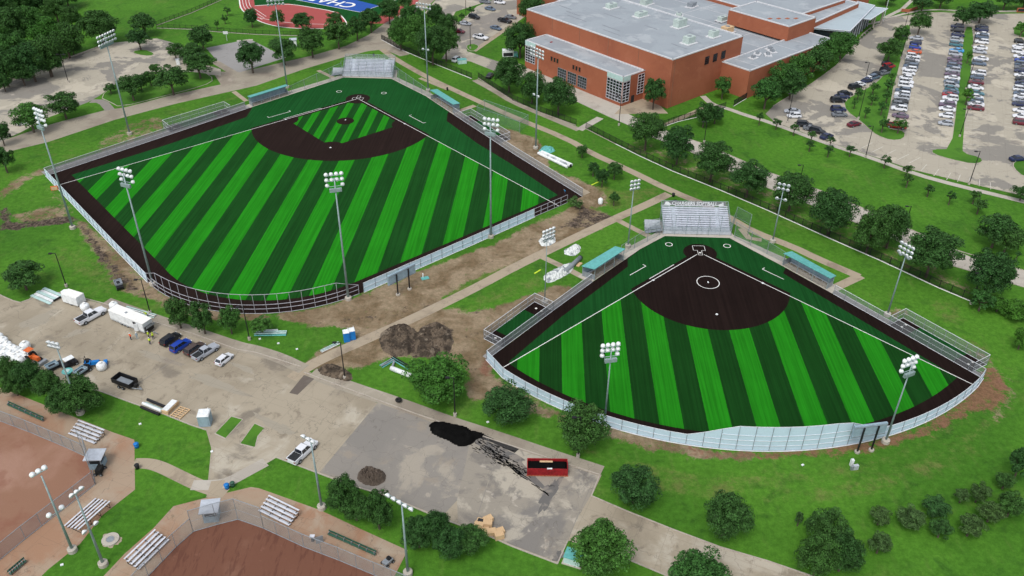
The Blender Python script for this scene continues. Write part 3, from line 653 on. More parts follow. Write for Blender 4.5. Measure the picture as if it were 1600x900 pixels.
k = arc_clip((9.27,9.27), 18.5, -1.1)
fsheet(FS, 'infield_clay_turf', [(-1.1,-1.1), (k[0][0],-1.1)] + k + [(-1.1, k[-1][1])], .048, 'brownS')
fsheet(FS, 'home_circle', arc((0,0), 4.1, 0, 354, 40), .054, 'brownS')
mb = MB()
for q in [((0,1.2),(0,67.3)), ((1.2,0),(67.3,0)), ((-.9,9.1),(-.9,18.3)), ((-5,14.6),(-5,20.5)), ((-5,14.6),(-6,14.6)), ((14.6,-5),(20.5,-5)), ((14.6,-5),(14.6,-6))]: fline(mb, FS, *q, .17, Z)
fring(mb, FS, (9.27,9.27), 2.5, .16, Z); fring(mb, FS, (-7.6,2.6), .75, .18, Z); fring(mb, FS, (2.6,-7.6), .75, .18, Z)
H = hd(FS); box_l(H, .5, -1.0, 1.45, 1.1); box_l(H, -1.45, -1.0, -.5, 1.1); box_l(H, -1.45, -3.2, 1.45, 1.1)
a = [H(*p) for p in ((-.28,.28),(.28,.28),(.28,0),(0,-.28),(-.28,0))]; mb.quad(*[(v.x, v.y, Z+.004) for v in a])
struct(mb.obj('softball_lines', M['line']))
def base_bag(F, p, field, which, rot):
    v = F(*p); m_ = MB(); m_.box((0,0,.05), (.5,.5,.09), 0, .9)
    o = m_.obj('base_bag', M['plastic_white']); o.location = (v.x, v.y, .066); o.rotation_euler = (0,0,rot)
    tag(o, f'white {which} base bag on the {field} infield', 'base', 'white base bags')
for p, w in (((27.2,.1),'right'), ((27.4,27.4),'second'), ((.1,27.2),'left')): base_bag(FB, p, 'baseball', w, BF[2])
for p, w in (((18.1,.1),'right'), ((18.3,18.3),'second'), ((.1,18.1),'left')): base_bag(FS, p, 'softball', w, SF[2])
for F, p, zz, fld, o_ in ((FB,(13.04,13.04),.3,'baseball',BF), (FS,(9.27,9.27),.066,'softball',SF)):
    m_ = MB(); m_.box((0,0,.03), (.62,.3,.06)); o = m_.obj('pitching_rubber', M['plastic_white']); v = F(*p); o.location = (v.x,v.y,zz); o.rotation_euler = (0,0,o_[2]-R(45))
    tag(o, f'small white pitching plate in the middle of the {fld} infield', 'pitching plate')
# concrete aprons round the fields
def band(F, line, w, z, m, name='apron'):
    pts = [F(*p) for p in line]; return sheet(name, strip_pts(pts, w), z, M[m])
fsheet(FS, 'apron', [(-9,29.6),(-11,9.6),(-10.9,.1),(.7,-11.3),(18,-9.8),(31.3,-8.2),(31.8,-11.6),(18,-13.6),(.5,-13.3),(-4.5,-16.5),(-17,-4.4),(-13.5,.3),(-13.6,10),(-13.9,17),(-13,30)], .018, 'conc_light')
fsheet(FB, 'apron', [(-16.1,31.4),(-20,-7),(-8.2,-19.2),(12.7,-18.9),(32,-16.3),(32,-19.5),(12,-21.8),(-8,-21.6),(-14,-26),(-27,-12.5),(-22.5,-6.5),(-21,15),(-19,31.4)], .018, 'conc_light')
fsheet(FB, 'mow_strip', [(-16.1,31.2),(-12.6,59.2),(-7.9,98),(-11.5,98.3),(-16.5,59.5),(-20,31.5)], .022, 'court')
fsheet(FB, 'mow_strip', [(98,-8.9),(65.5,-12.1),(32,-16.4),(32,-19.4),(65.5,-15.2),(98,-12)], .022, 'conc_path')
fsheet(FS, 'mow_strip', [(31.1,-8.3),(46,-6.4),(67.3,-3.3),(67.3,-4.6),(46,-8.2),(31.1,-10.2)], .022, 'court')
fsheet(FS, 'mow_strip', [(-9,29),(-7.1,44.1),(-4.1,66.3),(-5.6,66.3),(-8.8,44),(-10.7,29)], .022, 'court')
for F, q, d0, f_ in ((FS,[(-12.3,44.8),(-7.1,44.1),(-4.9,61.5),(-9.8,62.2)],'brownS','turfSd'), (FS,[(46,-6.4),(46.8,-11.2),(66.2,-8.4),(65.2,-3.9)],'brownS','turfSd'),
                 (FB,[(-14.2,59.4),(-18.9,59.4),(-20.6,38),(-16.5,37.8)],'brownB','turfBd'), (FB,[(35.5,-15.9),(35.6,-20.2),(57.7,-17.8),(57.6,-13.5)],'brownB','turfBd')):
    fsheet(F, 'bullpen_surface', q, .028, d0)
    A_, B_, C_, D_ = [Vector(p) for p in q]
    if F is FS and q[0][0] < 0: l = lambda t, e: (e[0].lerp(e[1], t))
    e1, e2 = ((A_, D_), (B_, C_)) if (B_-A_).length < (D_-A_).length else ((A_, B_), (D_, C_))
    fsheet(F, 'bullpen_turf', [tuple(e1[0].lerp(e1[1], .22)), tuple(e1[0].lerp(e1[1], .78)), tuple(e2[0].lerp(e2[1], .78)), tuple(e2[0].lerp(e2[1], .22))], .034, f_)
    for t in (.1, .9):
        for s_ in (.35, .65):
            v = F(*(e1[0].lerp(e1[1], t).lerp(e2[0].lerp(e2[1], t), s_)))
            m_ = MB(); m_.box((v.x, v.y, .05), (.45,.45,.06), .4); struct(m_.obj('bullpen_plate', M['line']))

# ============================================================ fences
unit_post = {}
def post_mesh(key, r, m):
    if key not in unit_post:
        mb = MB(); mb.tube((0,0,0), (0,0,1), r, n=6); unit_post[key] = mb.mesh('post', M[m])
    return unit_post[key]
def resample(pts, step):
    out = [pts[0]]
    for a, b in zip(pts, pts[1:]):
        L = (b-a).length; n = max(1, round(L/step))
        out += [a.lerp(b, i/n) for i in range(1, n+1)]
    return out
def fence(label, pts, H, infill='chain', rails=(.05,), spacing=3.0, rail_m='steel', name='chain_link_fence', cat='fence', group=None, r=.05, post_m='steel', outward=None, rr=.045, topcol=None):
    """pts: world 2-D points; H: height or function of 0..1 along the run"""
    pts = resample([p.copy() for p in pts], spacing); o0 = pts[0]
    hf = H if callable(H) else (lambda t: H)
    Ls = [0]
    for a, b in zip(pts, pts[1:]): Ls.append(Ls[-1]+(b-a).length)
    hs = [hf(l/Ls[-1]) for l in Ls]
    t = thing(name, label, cat, (o0.x, o0.y, 0), group=group)
    lp = [p-o0 for p in pts]
    pm = post_mesh((post_m, r), r, post_m)
    step = max(1, math.ceil(len(lp)/95))
    for p, h in list(zip(lp, hs))[::step]:
        off = Vector((0, 0)) if outward is None else (p+o0-outward).normalized()*.09
        link('post', pm, t, (p.x+off.x, p.y+off.y, 0), scale=(1,1,h+.04))
    mb = MB()
    for i in range(len(lp)-1):
        mb.tube((lp[i].x, lp[i].y, hs[i]), (lp[i+1].x, lp[i+1].y, hs[i+1]), rr*1.25, n=5)
    mb.obj('top_rail', M[topcol or rail_m], t)
    for rset, rmat in ((tuple(z for z in rails if z < .3), rail_m), (tuple(z for z in rails if z >= .3), 'steel' if infill == 'screen' else rail_m)):
        if not rset: continue
        mb = MB()
        for z in rset:
            for i in range(len(lp)-1):
                of = [Vector((0,0)) if outward is None else (q_+o0-outward).normalized()*(.2 if z < .3 else .06) for q_ in (lp[i], lp[i+1])]; pa, pb = lp[i]+of[0], lp[i+1]+of[1]
                if z < hs[i]-.2 or z < 0.3: mb.tube((pa.x, pa.y, z), (pb.x, pb.y, z), rr*(2.4 if z < .3 and infill == 'screen' else 1.1 if infill == 'screen' else 1.3 if z < .3 or not infill else .55), n=5)
        mb.obj('rail', M[rail_m], t)

    if infill:
        mb = MB(); th = .012 if infill == 'screen' else .004
        for i in range(len(lp)-1):
            a, b = lp[i], lp[i+1]; d = (b-a).normalized(); k = Vector((-d.y, d.x))*th
            if infill == 'screen':
                mb.add([(v.x, v.y, z) for v, z in ((a-k,.08),(b-k,.08),(b-k,hs[i+1]-.03),(a-k,hs[i]-.03),(a+k,.08),(b+k,.08),(b+k,hs[i+1]-.03),(a+k,hs[i]-.03))],
                       [(0,1,2,3),(7,6,5,4),(0,4,5,1),(3,2,6,7)])
            else: mb.quad((a.x,a.y,.06), (b.x,b.y,.06), (b.x,b.y,hs[i+1]), (a.x,a.y,hs[i]))
        mb.obj('windscreen' if infill == 'screen' else 'mesh_panel', M[infill], t)
    return t
def Fp(F, pts): return [F(*p) for p in pts]
ctrB = FB(45,45); ctrS = FS(30,30)
# baseball fences
fence('long white windscreened outfield fence along the left side of the baseball field', Fp(FB, [(-7.9,98),(45,97.8),(62.8,97.6)]), 2.4, 'screen', (.05,1.2), 3.05, 'white_metal', 'outfield_fence', outward=ctrB, post_m='steel', topcol='white_metal')
fence('tall curved open fence of pale rails behind the baseball centre field, no windscreen', Fp(FB, arc((62.8,62), 35.6, 90, 2, 22)), lambda t: 2.5+2.6*min(1, t/.1, (1-t)/.1), None, (.1,1.3,2.4), 2.75, 'rail_grey', 'open_rail_fence', r=.06, post_m='rail_grey', rr=.05)
fence('straight white windscreened outfield fence on the right of the baseball field', Fp(FB, [(98.4,62),(98.3,30),(98,9)]), 2.45, 'screen', (.05,1.2), 3.05, 'white_metal', 'outfield_fence', outward=ctrB, topcol='white_metal')
fence('short open white rail fence at the right field corner of the baseball field', Fp(FB, [(98,9),(98.1,-3)]), 2.45, None, (.1,1.2), 2.4, 'rail_grey', 'open_rail_fence', r=.06, post_m='rail_grey')
fence('chain link fence along the left sideline of the baseball field', Fp(FB, [(-15.9,33),(-12.6,59.2),(-7.9,98)]), 2.5, 'chain_dense', (.08,1.25), 3.0, 'white_metal')
fence('chain link fence along the right sideline of the baseball field', Fp(FB, [(31.5,-16.4),(65.5,-12),(98.2,-8.6)]), 2.5, 'chain_dense', (.08,1.25), 3.0, 'white_metal')
fence('green netted backstop fence left of the baseball grandstand', Fp(FB, [(-20,-6.5),(-18.7,14.5)]), lambda t: 5.5-2.8*t, 'net', (.3,), 5, 'pole', 'backstop_net', 'backstop', r=.07, rr=.03)
fence('green netted backstop fence right of the baseball grandstand', Fp(FB, [(-8.2,-19.6),(14.5,-19.2)]), lambda t: 5.5-2.8*t, 'net', (.3,1.1), 5, 'pole', 'backstop_net', 'backstop', r=.07, rr=.03)
fence('bullpen enclosure fence on the left of the baseball field', Fp(FB, [(-14.2,59.4),(-18.9,59.4),(-20.6,38),(-16.5,37.8)]), 2.5, 'chain', (.08,1.25), 3.0, 'white_metal', 'bullpen_fence')
fence('bullpen enclosure fence on the right of the baseball field', Fp(FB, [(35.5,-15.9),(35.6,-20.2),(57.7,-17.8),(57.6,-13.5)]), 2.5, 'chain', (.08,1.25), 3.0, 'white_metal', 'bullpen_fence')
# softball fences
def sh(t): return 2.45+3.3*max(0, min(1, (t-.40)/.07, (.72-t)/.07))
fence('curved white windscreened outfield fence of the softball field, raised in the middle', Fp(FS, [(-4.1,66.4)]+[(67.8*math.cos(R(t)), 67.8*math.sin(R(t))) for t in np.linspace(88, 0, 36)]+[(67.5,-3.3)]), sh, 'screen', (.05,1.2,2.4,3.6), 3.05, 'white_metal', 'outfield_fence', outward=ctrS, topcol='white_metal')
fence('chain link fence along the left sideline of the softball field', Fp(FS, [(-9,29.6),(-7.1,44.1),(-4.1,66.4)]), 2.45, 'chain_dense', (.08,1.25), 3.0, 'white_metal')
fence('chain link fence along the right sideline of the softball field', Fp(FS, [(31.5,-8.2),(46,-6.35),(67.4,-3.4)]), 2.5, 'chain', (.08,1.25), 3.0, 'white_metal')
fence('bullpen enclosure fence on the left of the softball field', Fp(FS, [(-7.1,44.1),(-12.3,44.8),(-9.8,62.2),(-4.9,61.5)]), 2.45, 'chain', (.08,1.25), 2.5, 'white_metal', 'bullpen_fence')
fence('bullpen enclosure fence on the right of the softball field', Fp(FS, [(46,-6.4),(46.8,-11.2),(66.2,-8.4),(65.2,-3.9)]), 2.6, 'chain', (.08,1.3), 2.6, 'white_metal', 'bullpen_fence')
fence('green netted backstop left of the softball grandstand', Fp(FS, [(-12,.8),(-12.2,15.5)]), lambda t: 4.5-1.5*t, 'net', (.3,), 4.5, 'pole', 'backstop_net', 'backstop', r=.07, rr=.03)
fence('green netted backstop right of the softball grandstand', Fp(FS, [(1.3,-12.4),(16.5,-11.3)]), lambda t: 4.5-1.5*t, 'net', (.3,1.1), 4.5, 'pole', 'backstop_net', 'backstop', r=.07, rr=.03)
fence('tall green mesh enclosure at the right end of the softball grandstand', [G(*p).to_2d() for p in [(1142,362),(1150,340),(1172,352),(1168,368)]], 3.2, 'net', (.2,), 4, 'pole', 'mesh_enclosure', r=.05, rr=.03)
fence('square batting cage of thin poles behind the right baseball bullpen', [G(*p).to_2d() for p in [(745,183),(757,172),(825,196),(812,207),(745,183)]], 3.6, 'net', (), 9, 'pole', 'batting_cage', 'batting cage', r=.06, rr=.03)
# old diamonds
fence('rusty chain link fence round the clay infield at lower left', PG([(-60,632),(0,658),(45,675),(100,698),(133,713)]), 3.0, 'chain', (.08,), 3.2, 'steel')
fence('high backstop fence of the clay infield at far left', PG([(133,713),(142,722),(149,757)]), 6.0, 'chain', (.1,3), 4.5, 'steel', 'backstop_fence', 'backstop')
fence('chain link fence on the lower side of the far left clay infield', PG([(149,757),(120,780),(90,803),(40,842),(0,875),(-50,915)]), 3.0, 'chain', (.08,), 3.2, 'steel')
fence('chain link fence on the left of the dark red clay infield', PG([(190,945),(232,900),(275,855),(302,831)]), 3.2, 'chain', (.08,), 3.2, 'steel')
fence('high backstop fence of the dark red clay infield beside the scorer box', PG([(302,831),(340,820),(372,812),(412,826)]), 5.0, 'chain', (.1,2.5), 5, 'steel', 'backstop_fence', 'backstop')
fence('chain link fence between dark red clay and the green dugout bench', PG([(412,826),(475,855),(530,876),(585,899),(640,922)]), 3.2, 'chain', (.08,), 3.2, 'steel')

def picket(label, px, h=2.1, kerb_m='line', kw=.3, gap=.2):
    pts = resample(PG(px), 2.6); o0 = pts[0]
    t = thing('picket_fence', label, 'fence', (o0.x, o0.y, 0)); lp = [p-o0 for p in pts]; pm = post_mesh(('black', .05), .05, 'black')
    step = max(1, math.ceil(len(lp)/95))
    for p in lp[::step]: link('post', pm, t, (p.x, p.y, 0), scale=(1, 1, h+.15))
    a_, b_, c_ = MB(), MB(), MB()
    for p, q in zip(lp, lp[1:]):
        for z in (.25, h-.15): a_.bar((p.x,p.y,z), (q.x,q.y,z), .05, .06)
        n = max(2, int((q-p).length/gap))
        for i in range(n):
            v = p.lerp(q, (i+.5)/n); b_.box((v.x, v.y, h/2+.1), (.06,.06,h-.1))
        c_.bar((p.x,p.y,0), (q.x,q.y,0), kw, .12)
    a_.obj('rail', M['black'], t); b_.obj('pickets', M['black'], t); c_.obj('kerb', M[kerb_m], t)
    return t
picket('long black picket fence on a white kerb beside the row of big oaks', [(962,225),(1000,244),(1050,267),(1125,297),(1200,329),(1295,372),(1375,407),(1467,450),(1522,473)])
picket('black picket fence running up from the gate below the school forecourt', [(915,201),(962,225)], kerb_m='kerb')
picket('black picket fence on a kerb between forecourt lawn and footpath', [(800,157),(845,176),(900,196)], kerb_m='kerb')
picket('black picket fence behind the trees at the side car park', [(596,62),(620,75),(682,101),(737,123)])
picket('black picket fence stretching from the car park gate to the forecourt', [(747,122),(775,140),(800,156)], kerb_m='kerb')
picket('black picket fence crossing the lawn below the gym corner', [(1036,198),(1060,190),(1086,184),(1110,177),(1133,169)])
picket('short black picket fence beside the brick wing path', [(1146,166),(1166,154)])
picket('long black picket fence behind the running track bend', [(245,40),(300,20),(360,-6)], 1.8, 'kerb', .4, .4)
picket('black picket fence between the running track and the grey ball court', [(245,44),(300,46),(340,50),(400,54),(465,56)], 1.8, 'conc_light', .4, .4)
# ============================================================ school building
def fpoly(a0, b0, a1, b1): return [FG(a0, b0), FG(a1, b0), FG(a1, b1), FG(a0, b1)]
def wing(parent, name, poly, z0, h, wall='brick', roofm='roof', par=.35):
    mb = MB(); n = len(poly)
    A = sum(poly[i].x*poly[(i+1) % n].y-poly[(i+1) % n].x*poly[i].y for i in range(n))
    if A < 0: poly = poly[::-1]
    mb.prism(poly, z0, h-par)
    w = mb.obj('wall', M[wall], parent)
    mb = MB(); c = sum(poly, Vector((0, 0)))/n
    for i in range(n):
        a, b = poly[i], poly[(i+1) % n]; d = (b-a).normalized(); k = Vector((-d.y, d.x))*.22
        a2, b2 = a+k-d*.02, b+k+d*.02
        mb.bar((a2.x, a2.y, h-par+.002), (b2.x, b2.y, h-par+.002), .5, par+.02)
    mb.obj('parapet', M['coping'], w)
    mb = MB(); mb.quad(*[(p.x, p.y, h-par+.03) for p in poly]); mb.obj('roof', M[roofm], w)
    return w
sch = thing('school_building', 'large red brick school with grey flat roofs, gym block and low front wing', 'building', (0, 0, 0))
gym = wing(sch, 'gym', fpoly(0, 0, 70.5, 37.2), 0, 16.75)
low = wing(sch, 'front', fpoly(11, -10.6, 59.2, 0-.05), 0, 10.2)
wing(sch, 'side', fpoly(-11.6, 27, -.05, 78), 0, 10)
wing(sch, 'main', [FG(0,37.25), FG(0,80.3), FG(5.5,91), FG(8.8,130), FG(75,130), FG(75,37.25)], 0, 9.2)
wing(sch, 'block', fpoly(-1.4, 63, 25.5, 80.3), 9.65, 15.2)
wing(sch, 'block', fpoly(13, 84, 62, 126), 8.9, 10.4)
wing(sch, 'rear', fpoly(75.05, 30, 110, 110), 0, 11.5)
wing(sch, 'rear', fpoly(16, 138.5, 60, 152), 0, 9.0)
# canopy over the entrance at the right end
def slab(name, poly, z0, z1, m, parent, lip=None):
    mb = MB(); mb.prism(poly, z0, z1); o = mb.obj(name, M[m], parent)
    if lip:
        mb = MB(); n = len(poly)
        for i in range(n):
            a, b = poly[i], poly[(i+1) % n]; mb.bar((a.x, a.y, z1), (b.x, b.y, z1), .35, .14)
        mb.obj('edge_trim', M[lip], o)
    return o
slab('canopy_roof', [FG(5.9,91.5), FG(-5.8,99.5), FG(6,138.3), FG(14,138), FG(8.95,129.5)], 6.6, 7.1, 'canopy', sch, 'alu_bright')
slab('canopy_roof', [FG(1.6,119), FG(6,138), FG(1.2,140.5), FG(-2.2,121)], 6.2, 6.5, 'canopy', sch, 'alu_bright')
mb = MB()
mb.prism([FG(5.2,92.5), FG(-4.6,100), FG(4.2,132), FG(8.4,130)], .1, 6.5); mb.obj('entrance_glazing', M['glass'], sch)
mb = MB()
for i in range(9):
    p = FG(-4.75+8.8*i/8, 100+32*i/8); mb.box((p.x, p.y, 3.3), (.25,.25,6.4), R(41))
mb.obj('mullions', M['alu'], sch)
for a, b in ((1,131), (5,137.2), (2,139)):
    mb = MB(); p = FG(a, b); mb.tube((p.x,p.y,0), (p.x,p.y,6.2), .35, n=12); mb.obj('column', M['conc_light'], sch)
# windows: a wall is described by origin, direction, outward normal
def window(parent, o, d, nrm, u0, u1, z0, z1, nx, nz, frame='alu_bright', proud=.06):
    d = d.normalized(); nrm = nrm.normalized(); mb = MB()
    def P(u, z, k): v = o+d*u+nrm*k; return (v.x, v.y, z)
    mb.add([P(u0,z0,proud*.5), P(u1,z0,proud*.5), P(u1,z1,proud*.5), P(u0,z1,proud*.5), P(u0,z0,-.2), P(u1,z0,-.2), P(u1,z1,-.2), P(u0,z1,-.2)], [(0,1,2,3),(0,4,5,1),(3,2,6,7),(0,3,7,4),(1,5,6,2)])
    w = mb.obj('window', M['glass'], parent); mb = MB(); t = .1
    for i in range(nx+1):
        u = u0+(u1-u0)*i/nx; a, b = P(u,z0,proud), P(u,z1,proud)
        v = Vector(((a[0]+b[0])/2,(a[1]+b[1])/2,(z0+z1)/2)); mb.box(v, (t,.14,z1-z0+.12), math.atan2(d.y, d.x))
    for j in range(nz+1):
        z = z0+(z1-z0)*j/nz; v = o+d*((u0+u1)/2)+nrm*(proud+.012); mb.box((v.x, v.y, z), (u1-u0+.1,.14,t), math.atan2(d.y, d.x))
    mb.obj('frame', M[frame], w); return w
f0 = FG(59.2, -10.6)           # front wall of the low wing, running towards the corner at a=11
d_ = -GA; n_ = -GB_
window(sch, f0, d_, n_, .3, 5.4, 2.6, 8.2, 4, 6)
for i in range(3): window(sch, f0, d_, n_, 17.5+i*5.0, 21.7+i*5.0, 1.0, 4.9, 4, 4, 'steel')
for i in range(3): window(sch, f0, d_, n_, 13.6+i*1.5, 14.6+i*1.5, 6.2, 7.9, 1, 1, 'brick')
for i in range(3): window(sch, f0, d_, n_, 24.6+i*1.5, 25.6+i*1.5, 6.2, 7.9, 1, 1, 'brick')
window(sch, f0, d_, n_, 41.2, 47.95, 1.2, 8.2, 5, 7)
f1 = FG(11, -10.6); window(sch, f1, GB_, -GA, .15, 3.4, 1.2, 8.2, 2, 7)
window(sch, f1, GB_, -GA, 7.4, 10.4, 2.4, 9.2, 2, 7)
def patch(parent, name, o, d, nrm, u0, u1, z0, z1, m, k=.05):
    mb = MB(); v = o+d*((u0+u1)/2)+nrm*(k/2+.01); mb.box((v.x, v.y, (z0+z1)/2), (u1-u0, k+.1, z1-z0), math.atan2(d.y, d.x)); return mb.obj(name, M[m], parent)
patch(sch, 'fascia_panel', f0, d_, n_, 41, 48.15, 8.4, 10.1, 'mint'); patch(sch, 'fascia_panel', f0, d_, n_, .05, 5.6, 8.4, 10.1, 'mint')
patch(sch, 'fascia_panel', f1, GB_, -GA, .1, 3.5, 8.4, 10.1, 'mint')
g0 = FG(0, 0)
for i in range(3): window(sch, g0, GB_, -GA, 17.2+i*4.4, 19.2+i*4.4, 11.0, 13.6, 3, 4, 'black')
patch(sch, 'expansion_joint', g0, GB_, -GA, 1.3, 1.42, .1, 16.3, 'clay', .01)
g1 = FG(70.5, 0)
for u in (14, 28, 42, 56): patch(sch, 'expansion_joint', g1, d_, n_, u, u+.12, 10.4, 16.3, 'clay', .01)
w0 = FG(-11.6, 78); patch(sch, 'fascia_panel', w0, -GB_, -GA, 1, 9, 7.6, 9.9, 'mint')
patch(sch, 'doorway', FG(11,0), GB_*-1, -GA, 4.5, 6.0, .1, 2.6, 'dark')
# rooftop units
def unit(a, b, z, s, rz=0, m='hvac', lab=None):
    p = FG(a, b); t = thing('rooftop_unit', lab, 'rooftop unit', (p.x, p.y, z), math.atan2(GB_.y, GB_.x)+rz, 'rooftop air units on the school')
    mb = MB(); mb.box((0,0,.14), (s[0]+1.6, s[1]+1.4, .26)); mb.obj('curb', M['coping'], t)
    mb = MB(); mb.box((0,0,.27+s[2]/2), s); mb.obj('casing', M[m], t)
    mb = MB(); mb.box((s[0]/2+.03,0,.35+s[2]/2), (.08, s[1]*.8, s[2]*.6)); mb.obj('grille', M['dark'], t)
    mb = MB(); mb.tube((0,0,.27+s[2]), (0,0,.27+s[2]+.15), s[1]*.3, n=14); mb.obj('fan_cover', M['steel'], t)
zr = 16.45
unit(7.5, 17, zr, (3.6,2.6,2.2), 0, lab='pale green box unit on the gym roof, nearest the gym front edge')
unit(1.5+5, 29, zr, (3.2,2.2,1.9), 0, lab='small pale unit on the gym roof nearest the window end')
unit(21, 28.5, zr, (4.6,2.6,2.6), 0, lab='largest green unit standing at the middle rear of the gym roof')
unit(38, 27, zr, (4.6,2.4,1.4), 0, lab='grey unit at the rear of the gym roof left of the largest one')
unit(52, 26, zr, (4.0,2.4,1.5), 0, lab='grey unit near the top left edge of the gym roof')
unit(20, 56, 9.1, (4.2,3,2), 0, 'wood', 'cream rooftop unit beside the raised brick block')
unit(36, 44, 9.1, (4.0,2.6,1.8), .2, lab='pale unit on the lower roof just behind the gym roof edge')
unit(44, 48, 9.1, (3.0,2.6,1.6), 0, lab='small grey unit far back on the lower roof, left one')
unit(30, 66, 9.1, (3.4,2.2,1.4), 0, lab='low unit on the grey roof behind the raised brick block')
for i, (a, b) in enumerate([(-4.5,38.5),(-3,43),(-6,45),(-5,49),(-3,50.5)]):
    unit(a, b, 9.7, (1.5,1.1,.8), .4*i, 'steel', f'small steel fan box on the brick side wing roof, {ordw(i+1)} from the gym')
mb = MB()
for i in range(4):
    p = FG(9+i*.2-i*2.2, 66+i*2.6); mb.box((p.x, p.y, 14.92), (1.7,1.2,.1), .7)
struct_o = mb.obj('roof_hatches', M['brick'], sch)
mb = MB(); p = FG(52,-4.5); mb.box((p.x, p.y, 9.95), (1.0,.7,.12), .8); mb.obj('roof_vent', M['redp'], sch)
# roof drains and seams
mb = MB()
for a, b, L_ in ((4,12,7),(9,26,6),(28,5,8),(31,8.5,9),(46,7,10),(52,10,8),(60,13,7),(24,20,6),(40,19,9)):
    p, q = FG(a, b), FG(a+L_, b+.3); mb.bar((p.x,p.y,zr+.01), (q.x,q.y,zr+.01), .45, .012)
mb.obj('roof_seam', M['seam'], gym)
# far brick house and low garden walls at the top edge
h = thing('brick_house', 'dark red roofed low brick house at the top edge right of the school', 'house', xy(G(1508, -3)))
mb = MB(); mb.box((0,6,2.6), (19,10,5.2), .1); mb.obj('wall', M['brick'], h)
mb = MB(); mb.add([(-10.5,.2,5.2),(10.5,.4,5.2),(10.5,12,5.2),(-10.5,12,5.2),(-6,6,8.2),(6,6,8.2)], [(0,1,5,4),(1,2,5),(2,3,4,5),(3,0,4)]); mb.obj('roof', M['clay_red'], h)
def low_wall(label, px, h_, w=.5):
    pts = PG(px); mb = MB()
    for a, b in zip(pts, pts[1:]): mb.bar((a.x,a.y,0), (b.x,b.y,0), w, h_)
    o = mb.obj('brick_wall', M['brick']); tag(o, label, 'wall')
low_wall('low angled red brick garden wall at the top edge by the entrance lawn', [(1408,18),(1420,19),(1436,12),(1446,0)], 1.2)
m_ = MB(); p = G(1595,19); m_.box((p.x,p.y,.9), (4,.6,1.8)); o = m_.obj('brick_sign', M['brick']); m_ = MB(); m_.box((p.x,p.y-.35,1.0), (3.2,.1,1.1)); m_.obj('panel', M['dark'], o); tag(o, 'brick sign base with dark panel on the lawn at the top right', 'sign')

